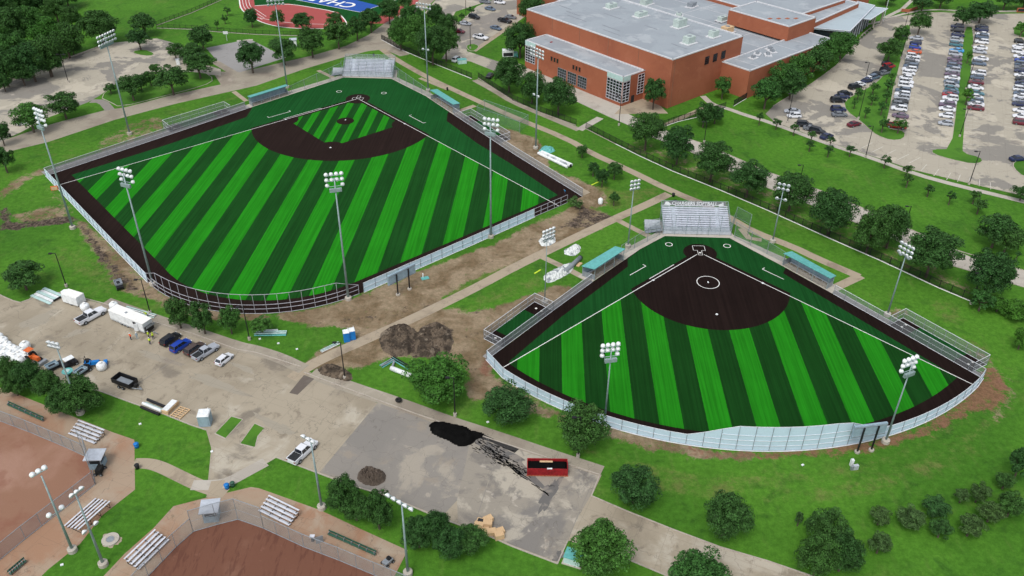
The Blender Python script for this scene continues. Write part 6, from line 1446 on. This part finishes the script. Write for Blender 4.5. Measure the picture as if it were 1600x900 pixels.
# dumpster
an = math.atan2((G(884,742)-G(825,741)).y, (G(884,742)-G(825,741)).x); t = mk('roll_off_dumpster', 'red open roll off dumpster full of black rubber crumb', 'dumpster', (855,736), an)
for c_, s_, n_ in (((0,-1.15,.95),(7.1,.12,1.6),'front_wall'),((0,1.3,.95),(7.1,.12,1.6),'back_wall'),((-3.5,.07,.95),(.12,2.4,1.6),'end_wall'),((3.5,.07,.95),(.12,2.4,1.6),'end_wall')): bx(t,n_,c_,s_,'redp')
b = MB()
for i in range(13): b.box((-3.3+i*.55,-1.25,.9),(.12,.1,1.4))
b.obj('side_ribs', M['redp'], t); bx(t,'rail',(0,-1.2,.1),(7.3,.2,.2),'brick'); bx(t,'crumb_load',(0,.07,1.15),(6.9,2.3,.3),'spill',0,.9); bx(t,'timber_board',(-.2,.95,1.38),(2.3,.35,.1),'wood'); bx(t,'white_paper',(.35,-1.12,1.78),(.9,.3,.04),'plastic_white'); bx(t,'floor',(0,.07,.22),(7.0,2.4,.1),'dark')
# heaps
def heap(label, poly, m, h, cat, name, rough=.25, step=.45, seed=1, n_s=1.2, kind=None, lumps=0, lm=None):
    pts = PG(poly); xs = [p.x for p in pts]; ys = [p.y for p in pts]; X, Y = np.meshgrid(np.arange(min(xs)-.5, max(xs)+.5, step), np.arange(min(ys)-.5, max(ys)+.5, step))
    inside = inpoly(X, Y, [(p.x, p.y) for p in pts]).astype(float); D = inside.copy()
    for _ in range(int(1.0/step)): 
        q = np.pad(D, 1); D = (q[1:-1,1:-1]+q[:-2,1:-1]+q[2:,1:-1]+q[1:-1,:-2]+q[1:-1,2:])/5
    rg = np.random.default_rng(seed); N = rg.uniform(0, 1, X.shape); N2 = rg.uniform(0, 1, X.shape)
    for _ in range(3): q = np.pad(N2, 1, mode='edge'); N2 = (q[1:-1,1:-1]+q[:-2,1:-1]+q[2:,1:-1]+q[1:-1,:-2]+q[1:-1,2:])/5
    Zz = np.clip(D-.2, 0, 1)/.8*h*(.1+1.8*N2)+(N-.5)*rough*D*(D > .2)
    Zz = np.where(D > .2, np.maximum(Zz, .02), -.05)
    me = bpy.data.meshes.new(name); ny, nx = X.shape; v = np.stack([X, Y, Zz+.03], -1).reshape(-1, 3)
    fs = [(r*nx+c, r*nx+c+1, (r+1)*nx+c+1, (r+1)*nx+c) for r in range(ny-1) for c in range(nx-1) if D[r, c] > .15 or D[r+1, c+1] > .15]
    me.from_pydata(v.tolist(), [], fs); me.materials.append(M[m]); me.update(); o = link(name, me); tag(o, label, cat, kind=kind)
    if False:
        b = MB(); rr_ = random.Random(seed); k = 0
        while k < lumps:
            i, j = rr_.randrange(ny), rr_.randrange(nx)
            if D[i, j] < .4: continue
            s = rr_.uniform(.12, .42); b.box((X[i,j]+rr_.uniform(-.3,.3), Y[i,j]+rr_.uniform(-.3,.3), Zz[i,j]+s*.3), (s*rr_.uniform(.7,1.6), s, s*.8), rr_.uniform(0, 3), .6); k += 1
        c_ = b.obj('clods', M[lm or m], o); 
    return o
heap('heap of broken brown soil, left one of two beside the softball corner', [(598,520),(612,511),(632,507),(645,515),(652,524),(640,533),(640,552),(618,556),(602,548),(596,535)], 'soil_heap', .65, 'soil heap', 'soil_heap', .5, .32, 3)
heap('heap of broken brown soil, right one of two beside the softball corner', [(652,530),(660,512),(682,504),(700,515),(706,535),(700,548),(680,556),(655,556),(650,545)], 'soil_heap', .7, 'soil heap', 'soil_heap', .5, .32, 5)
heap('small dark soil heap beside the lamp post at the lot corner', [(498,577),(510,570),(530,574),(546,584),(548,595),(525,590),(504,584)], 'soil_heap', .9, 'soil heap', 'soil_heap', .45, .3, 7)
heap('smooth black heap of rubber crumb by the kerb', [(674,661),(687,660),(709,665),(724,668),(735,675),(753,678),(756,682),(744,685),(735,693),(720,697),(705,688),(690,682),(675,674)], 'spill', .75, 'rubber crumb', 'rubber_crumb_heap', .06, .35, 9)
M['crumb_thin'] = M['stain']
sheet('crumb_spill', PG([(744,679),(756,679),(774,687),(811,702),(804,708),(770,692),(748,684)]), .05, mat_patch('thin_black_crumb', (.035,.034,.033), [((.17,.165,.16),.8,.6,.66,.9)]))
cr = MB(); rr = random.Random(5)
for i in range(260):
    t_ = rr.random(); x = 745+t_*75+rr.gauss(0, 7); y = 690+t_*52+rr.gauss(0, 6)*(1-t_*.5); p = G(x, y); s = rr.uniform(.05, .32); b = rr.uniform(-.9, -.3); cr.box((p.x, p.y, .05), (s*rr.uniform(1,4), s*.5, .04), b)
o = cr.obj('crumb_scatter', M['spill']); tag(o, 'black rubber crumb scattered in streaks over the lot', 'rubber crumb', kind='stuff')
sc = MB()
for off, s_, e_ in ((0,(762,703),(858,775)),(2.2,(766,700),(856,772)),(14,(757,690),(806,706))):
    pts = [G(s_[0]+(e_[0]-s_[0])*i/14+rr.uniform(-1,1), s_[1]+(e_[1]-s_[1])*(i/14)**.93+rr.uniform(-.6,.6)) for i in range(15)]
    for a, b in zip(pts, pts[1:]):
        if rr.random() < .8: d = (b-a).normalized(); k = Vector((-d.y, d.x, 0))*rr.uniform(.04,.11); sc.quad(*[(v.x, v.y, .055) for v in (a-k, b-k, b+k, a+k)])
struct(sc.obj('tyre_marks', M['spill']))
heap('heap of dark twigs and brush on the asphalt by the dark trees', [(562,738),(572,732),(590,734),(602,742),(600,752),(588,758),(572,756),(560,748)], 'bark', .9, 'brush', 'brush_heap', .8, .22, 12)
# timber crates stack
for i, (x, y, z) in enumerate([(752,815,0),(748,822,0),(762,820,0),(757,829,0),(768,832,0),(780,838,0),(781,830,0),(763,812,0)]):
    t = mk('timber_crate', f'raw timber crate in the group at the lot edge by the dark trees, {ordw(i+1)} laid', 'crate', (x,y+2), -.3+.12*i, 'timber crates at the lower lot edge'); t['label'] = ['open topped timber crate at the far end of the crate group','leftmost timber crate beside the dark tree','timber crate right of the open topped one','timber crate in the middle of the group nearest the tree','timber crate in the centre of the crate group','timber crate at the right end of the group nearest the kerb','timber crate at the right end of the group farther from the kerb','timber crate at the back of the group on the asphalt side'][i]
    b = MB(); hh = .6+.2*(i%3); b.box((0,0,hh/2),(1.5,1.05,hh)); b.obj('box', M['wood'], t); b = MB()
    for k in range(5): b.box((-.6+k*.3,0,hh+.03),(.22,1.1,.05))
    if i: b.obj('lid_slats', M['wood'], t)
    else: bx(t,'opening',(0,0,hh+.01),(1.2,.75,.03),'dark')
# tarps, pipes
def tarp(label, poly, m, h, seed, name='plastic_tarp'): return heap(label, poly, m, h, 'tarp', name, .6, .24, seed)
M['tarp'] = mat_patch('crumpled_plastic', (.6,.63,.62), [((.2,.23,.25),.5,.5,.58,.85), ((.09,.1,.11),1.3,.6,.66,.8)], .4)
tarp('crumpled white plastic sheeting lying on grass by the path junction', [(884,390),(890,388),(895,384),(901,382),(906,386),(904,393),(898,399),(888,398),(883,396)], 'tarp', .5, 21)
tarp('crumpled white plastic sheeting on grass left of the path, behind the slim pole', [(843,376),(848,371),(858,368),(866,371),(866,378),(858,383),(848,384)], 'tarp', .6, 23)
tarp('crumpled grey and white plastic around turf rolls by the left dugout', [(852,437),(851,432),(862,425),(880,416),(892,412),(895,417),(890,425),(876,433),(862,440),(856,441)], 'tarp', .7, 22)
an, L = angle_px((884,426),(908,404)); t = mk('turf_roll', 'grey rolled up turf sticking out of the plastic by the left dugout', 'turf roll', (896,415), an); b = MB(); b.tube((-4,0,.55),(3.2,0,.55),.55,n=14); b.obj('roll', M['roll_turf'], t, True); b = MB(); b.tube((3.2,0,.55),(3.5,0,.55),.56,n=14); b.obj('end', M['black'], t)
bx(mk('foam_board', 'small cream board beside the grey turf roll', 'board', (905,414), an), 'board', (0,0,.12), (1.9,.8,.2), 'wood')
bundle('white wrapped rolls lying in a long row on grass by the school side path', (843,240), (890,261), 3, .42, ('plastic_white','tarp','plastic_white'), 'rolls', 'wrapped_rolls', .06)
bx(mk('black_pipe_end', 'black end of the wrapped rolls lying on the grass', 'pipe', (891,261), .2), 'pipe', (0,0,.4), (.7,.8,.7), 'black')
tarp('small green netting heap behind the wrapped white rolls', [(843,236),(850,229),(862,230),(866,236),(856,240)], 'teal', .4, 25, 'green_netting')
t = mk('white_tank', 'small white tank on bare soil beside the muddy ruts', 'tank', (938,318)); b = MB(); b.lathe((0,0,0), [(.6,0),(.65,.2),(.65,1.3),(.4,1.55)], 12); b.obj('tank', M['plastic_white'], t, True); b = MB(); b.tube((0,0,1.5),(0,0,1.75),.18); b.obj('cap', M['line'], t)
bx(mk('yellow_board', 'yellow board lying on the grass near the small trees between fields', 'board', (930,287), .75), 'board', (0,0,.1), (3.0,.35,.12), 'hivis'); bx(mk('yellow_board', 'yellow board lying on the grass left of the turf rolls', 'board', (840,425), .85), 'board', (0,0,.1), (2.2,.35,.12), 'hivis')
# steel frames and posts lying around
bundle('teal steel posts lying crossed on grass below the soil heaps', (595,573), (616,562), 5, .11, ('teal','steel'), 'steel posts', 'post_bundle', .25)
bundle('teal steel posts lying toward the green tree below the soil heaps', (612,560), (640,576), 4, .12, ('teal','black'), 'steel posts', 'post_bundle', .06)
an, L = angle_px((618,579),(641,588)); t = mk('wrapped_roll', 'white wrapped roll on the grass beside the light green tree', 'roll', (629,585), an); b = MB(); b.tube((-2.8,0,.5),(2.8,0,.5),.5,n=12); b.obj('roll', M['plastic_white'], t, True)
an, L = angle_px((612,579),(616,567)); t = mk('steel_column', 'grey steel column lying on the teal posts below the soil heaps', 'steel column', (614,574), an); b = MB(); b.box((0,0,.5),(2.8,.35,.35)); b.obj('column', M['steel'], t)
bundle('pale teal fence posts bundled on grass right of the small trees', (398,523), (448,522), 4, .16, ('teal','mint'), 'steel posts', 'post_bundle', .03)
bundle('white poles bundled on grass above the pale teal posts', (400,518), (434,517), 3, .13, 'plastic_white', 'poles', 'post_bundle', .03)
bundle('pale poles lying on grass between the long trailer and lamp post', (196,482), (243,495), 4, .12, ('mint','plastic_white','steel'), 'poles', 'post_bundle', .05)
# cabinets, bins
t = mk('utility_cabinet', 'teal green utility cabinet half under the tree at the bottom edge', 'cabinet', (896,876), -.35); bx(t,'cabinet',(0,0,.75),(2.7,2.0,1.4),'mint'); bx(t,'lid',(0,0,1.5),(2.85,2.15,.12),'teal'); bx(t,'pad',(0,0,.06),(3.2,2.5,.12),'conc_light')
t = mk('electrical_pedestal', 'grey electrical cabinets on the grass below the softball scoreboard', 'cabinet', (1336,733), .2); bx(t,'cabinet',(0,0,.5),(.9,.5,1.0),'alu'); bx(t,'tall_cabinet',(-.3,.9,.8),(.5,.5,1.5),'plastic_white'); bx(t,'side_box',(-.7,0,.4),(.4,.4,.8),'steel')
t = mk('green_container', 'pale green metal container next to the white suv under the clump', 'container', (722,99), .3); bx(t,'box',(0,0,.8),(3.2,1.8,1.5),'mint'); bx(t,'lid',(0,0,1.6),(3.3,1.9,.1),'teal')
t = mk('box_truck', 'white box truck with dark side by the low school wing', 'truck', (796,90), .1); bx(t,'cargo_box',(-.6,0,1.9),(4.2,2.3,2.4),'plastic_white'); bx(t,'cab',(2.3,0,1.2),(1.6,2.1,1.6),'teal',0,.9); bx(t,'windscreen',(3.05,0,1.5),(.15,1.8,.6),'glass'); wheels(t, [(x,y) for x in (-1.8,2.2) for y in (-1,1)], .45, .3); bx(t,'side_panel',(-.6,-1.17,1.6),(3.6,.04,1.3),'dark')
def bin_(label, px, m='black', s=.6, h=1.0):
    t = mk('litter_bin', label, 'bin', px); b = MB(); b.lathe((0,0,0), [(s*.42,0),(s*.5,h*.9)], 12); b.obj('bin', M[m], t, True); b = MB(); b.lathe((0,0,h*.9), [(s*.56,0),(s*.4,.15),(s*.1,.2)], 12); b.obj('lid', M['dark' if m == 'black' else m], t, True)
for l, p, m, s in (('black litter bin at the path junction above the softball stand',(1052,307),'black',.8),('blue litter bin on the lawn edge right of the upper left concourse',(214,699),'blue',.9),('black litter bin below the blue one at the concourse footpath',(215,732),'black',.8),('blue litter bin at the footpath bend below the lawn',(355,763),'blue',.9),
    ('dark green litter bin beside the blue one at the footpath bend',(364,760),'green_bench',.8),('black litter bin on grass behind the right baseball dugout',(699,141),'black',.7),('black litter bin behind the baseball grandstand',(584,88),'black',.7),('black litter bin at the far left kerb beside the road',(16,214),'black',.8)): bin_(l, p, m, s)
tarp('black plastic heap on the grass above the softball stand', [(1048,316),(1054,313),(1060,315),(1060,319),(1050,319)], 'rubber', .5, 31)
t = mk('equipment_rack', 'wheeled black equipment cart behind the far left scorer booth', 'cart', (157,738)); bx(t,'frame',(0,0,.7),(.9,1.6,1.0),'rubber'); wheels(t, [(-.5,-.9),(.5,-.9),(-.5,.9),(.5,.9)], .3)
t = mk('field_groomer', 'grey chain drag machine parked at the end of the green bench', 'machine', (606,880), .9); bx(t,'frame',(0,0,.5),(1.6,1.0,.5),'steel'); bx(t,'engine',(.3,0,.9),(.6,.6,.4),'black'); wheels(t, [(-.6,-.6),(-.6,.6),(.6,-.6),(.6,.6)], .28)
t = mk('drinking_fountain', 'grey drinking fountain post by the fence of the dark red clay', 'fountain', (489,845)); bx(t,'post',(0,0,.5),(.4,.4,1.0),'dark'); bx(t,'bowl',(0,0,1.1),(.8,.6,.2),'alu_bright'); bx(t,'gate_panel',(1.2,-.4,.8),(1.2,.06,1.5),'steel',.4)
t = mk('manhole', 'round concrete manhole ring on the lawn between the two clay infields', 'manhole', (173,844)); b = MB(); b.lathe((0,0,0), [(1.35,0),(1.35,.3),(.7,.3),(.65,.22)], 24); b.obj('ring', M['conc_light'], t); b = MB(); b.tube((0,0,.1),(0,0,.27),.62,n=20); b.obj('lid', M['steel'], t)
t = mk('flag_marker', 'small white and green valve marker beside the baseball scoreboard', 'marker', (661,434)); bx(t,'post',(0,0,.6),(.25,.25,1.2),'plastic_white'); bx(t,'base_tarp',(0.5,-.3,.1),(1.8,1.1,.15),'teal',.4)
t = mk('cardboard_box', 'pale orange board leaning outside the left baseball corner', 'board', (86,297), .3); bx(t,'board',(0,0,.6),(1.9,.3,1.2),'orange',0,.95); bx(t,'slats',(0,-.18,.6),(1.5,.08,.9),'wood')
for l, p in (('small white paper scrap on grass at the concourse lawn, left one',(219,663)),('small white paper scrap on the lawn below the light green tree',(762,660)),('white irrigation marker on grass by the pale teal posts',(435,537)),('white irrigation marker on grass near the two blue toilets',(464,546)),('white irrigation marker on grass by the small trees',(406,530)),('white paper scrap on lower right lawn',(1254,727)),('pale green valve box on the left lawn beside the footpath',(331,706)),('pale valve box on lawn by lower slim poles',(97,883))):
    t = mk('litter_scrap', l, 'litter', p, .5); bx(t,'scrap',(0,0,.1),(.45,.35,.16),'plastic_white')
t = mk('basketball_hoop', 'white basketball hoop at the far end of the grey court', 'basketball hoop', (355,64)); b = MB(); b.tube((0,0,0),(0,0,3.4),.1); b.obj('pole', M['white_metal'], t); bx(t,'backboard',(0,-.4,3.4),(1.8,.1,1.1),'plastic_white')
t = mk('white_shed', 'small white shed among the round trees above the service road', 'shed', (459,72), .2); bx(t,'wall',(0,0,1.3),(2.4,2.4,2.6),'plastic_white'); bx(t,'roof',(0,0,2.7),(2.8,2.8,.15),'alu')
t = mk('white_gate', 'white utility box between the trees above the far lot', 'box', (279,101), .2); bx(t,'box',(0,0,1),(1.2,1,2),'plastic_white'); bx(t,'cap',(0,0,2.05),(1.3,1.1,.1),'alu')
# end zone lettering (reads upside down from here)
A_, B_, C_ = G(562,19).to_2d(), G(464,0).to_2d(), G(592,9).to_2d(); u = (B_-A_).normalized(); v = (C_-A_); v = (v-u*v.dot(u)).normalized()
up2 = -v     # letters' tops point towards the near edge
cu_c = A_+u*31+v*6.0
rotm = Matrix(((u.x, up2.x, 0, 0), (u.y, up2.y, 0, 0), (0, 0, 1, 0), (0, 0, 0, 1)))
if rotm.to_3x3().determinant() < 0: pass
o = text_mesh('end_zone_lettering', 'CHARGERS', 9.5, 'line', None, Matrix.Translation((cu_c.x, cu_c.y, .06)) @ rotm, .004, 1.0); struct(o)

# ============================================================ people
def person_mesh(seed, pose='stand'):
    pts = {'pelvis':(0,0,.95),'waist':(0,0,1.12),'chest':(0,0,1.34),'neck':(0,0,1.5),'head0':(.01,0,1.6),'head1':(.01,0,1.74),'hl':(0,.1,.9),'hr':(0,-.1,.9),'kl':(.05,.13,.5),'kr':(-.02,-.13,.5),'al':(-.02,.15,.09),'ar':(-.08,-.14,.09),'fl':(.14,.16,.04),'fr':(.08,-.15,.04),
         'sl':(0,.2,1.43),'sr':(0,-.2,1.43),'el':(.04,.27,1.15),'er':(.02,-.27,1.15),'wl':(.2,.25,.95),'wr':(.12,-.26,.92),'dl':(.27,.24,.9),'dr':(.17,-.26,.84)}
    if pose == 'bend':
        for k in ('waist','chest','neck','head0','head1','sl','sr','el','er','wl','wr','dl','dr'):
            x, y, z = pts[k]; dz = z-.95; a = .75; pts[k] = (x+dz*math.sin(a), y, .95+dz*math.cos(a))
        for k in ('wl','wr','dl','dr'): x, y, z = pts[k]; pts[k] = (x+.1, y, z-.25)
    rad = dict(pelvis=.15,waist=.135,chest=.16,neck=.06,head0=.1,head1=.095,hl=.1,hr=.1,kl=.07,kr=.07,al=.05,ar=.05,fl=.045,fr=.045,sl=.075,sr=.075,el=.05,er=.05,wl=.035,wr=.035,dl=.035,dr=.035)
    E = [('pelvis','waist'),('waist','chest'),('chest','neck'),('neck','head0'),('head0','head1'),('pelvis','hl'),('pelvis','hr'),('hl','kl'),('hr','kr'),('kl','al'),('kr','ar'),('al','fl'),('ar','fr'),('chest','sl'),('chest','sr'),('sl','el'),('sr','er'),('el','wl'),('er','wr'),('wl','dl'),('wr','dr')]
    K = list(pts); me = bpy.data.meshes.new('b'); me.from_pydata([pts[k] for k in K], [(K.index(a), K.index(b)) for a, b in E], []); o = bpy.data.objects.new('b', me); C.objects.link(o)
    md = o.modifiers.new('s', 'SKIN'); md.use_smooth_shade = True
    for i, k in enumerate(K): me.skin_vertices[0].data[i].radius = (rad[k], rad[k]); me.skin_vertices[0].data[i].use_root = (k == 'pelvis')
    sb = o.modifiers.new('u', 'SUBSURF'); sb.levels = 1; sb.render_levels = 1
    bpy.context.view_layer.update(); dg = bpy.context.evaluated_depsgraph_get(); r = bpy.data.meshes.new_from_object(o.evaluated_get(dg)); bpy.data.objects.remove(o); return r, pts
PM = {p: person_mesh(0, p) for p in ('stand', 'bend')}
def person(label, px, shirt, pants, ang, pose='stand', helmet=None, z=0):
    src, pts = PM[pose]; me = src.copy(); me.name = 'person'; me.materials.clear()
    for m_ in (pants, shirt, 'skin'): me.materials.append(M[m_])
    hd_ = Vector(pts['head0']); nk = Vector(pts['neck']); hands = [Vector(pts[k]) for k in ('dl','dr')]; pel = Vector(pts['pelvis']); ch = Vector(pts['chest'])
    ax = (ch-pel).normalized()
    for p in me.polygons:
        c = p.center; h_ = (c-pel).dot(ax)
        i = 0 if c.z < .93 and h_ < .05 else 1
        if (c-nk).dot(ax) > .03: i = 2
        if min((c-h).length for h in hands) < .1: i = 2
        p.material_index = i
    g = G(*px); o = link('person', me, None, (g.x, g.y, z), ang); tag(o, label, 'person')
    b = MB(); b.lathe(tuple(Vector(pts['head1'])-ax*.06), [(.125,0),(.12,.07),(.07,.13),(.01,.15)], 12, tuple(ax)); b.obj('hard_hat' if helmet else 'hair', M[helmet or 'bark'], o, True)
    b = MB()
    for s in (-1, 1): b.box((.1+hd_.x, s*.035, hd_.z+.05), (.02,.025,.02))
    b.box((hd_.x+.115, 0, hd_.z+.01), (.04,.03,.05)); b.obj('face', M['skin'], o)
    if shirt in ('hivis',) or helmet == 'hivis':
        b = MB(); b.lathe(tuple(pel.lerp(ch, .15)), [(.17,0),(.19,.2),(.2,.38)], 12, tuple(ax)); b.obj('vest', M['hivis'], o, True)
person('person in orange vest standing left of the trailer doorway group', (205,531), 'orange_cloth', 'navy', 1.2, helmet='plastic_white')
person('person in pale grey top standing by the trailer door', (215,530), 'grey_box', 'grey_box', 2.0, helmet='plastic_white')
person('worker in yellow vest, left of three beside the trailer end', (233,528), 'hivis', 'navy', .3, helmet='plastic_white')
person('worker in yellow vest, right of three beside the trailer end', (240,530), 'hivis', 'navy', 2.8, helmet='hivis')
person('worker in yellow vest nearest the camera of three beside the trailer', (235,538), 'hivis', 'navy', 1.4, helmet='plastic_white')
person('worker in yellow vest bending at the poles behind the long trailer', (231,496), 'hivis', 'navy', 3.4, 'bend', 'hivis')
person('person in bright blue shirt bending at the right baseball corner', (883,303), 'cyan_cloth', 'navy', 3.6, 'bend')
person('person in orange shirt standing in the right baseball bullpen', (735,192), 'orange_cloth', 'black', 2.2)
for l, v_ in LABELS.items():
    if len(v_) > 1: print('DUP LABEL', l, v_)
print('objects', len(bpy.data.objects))
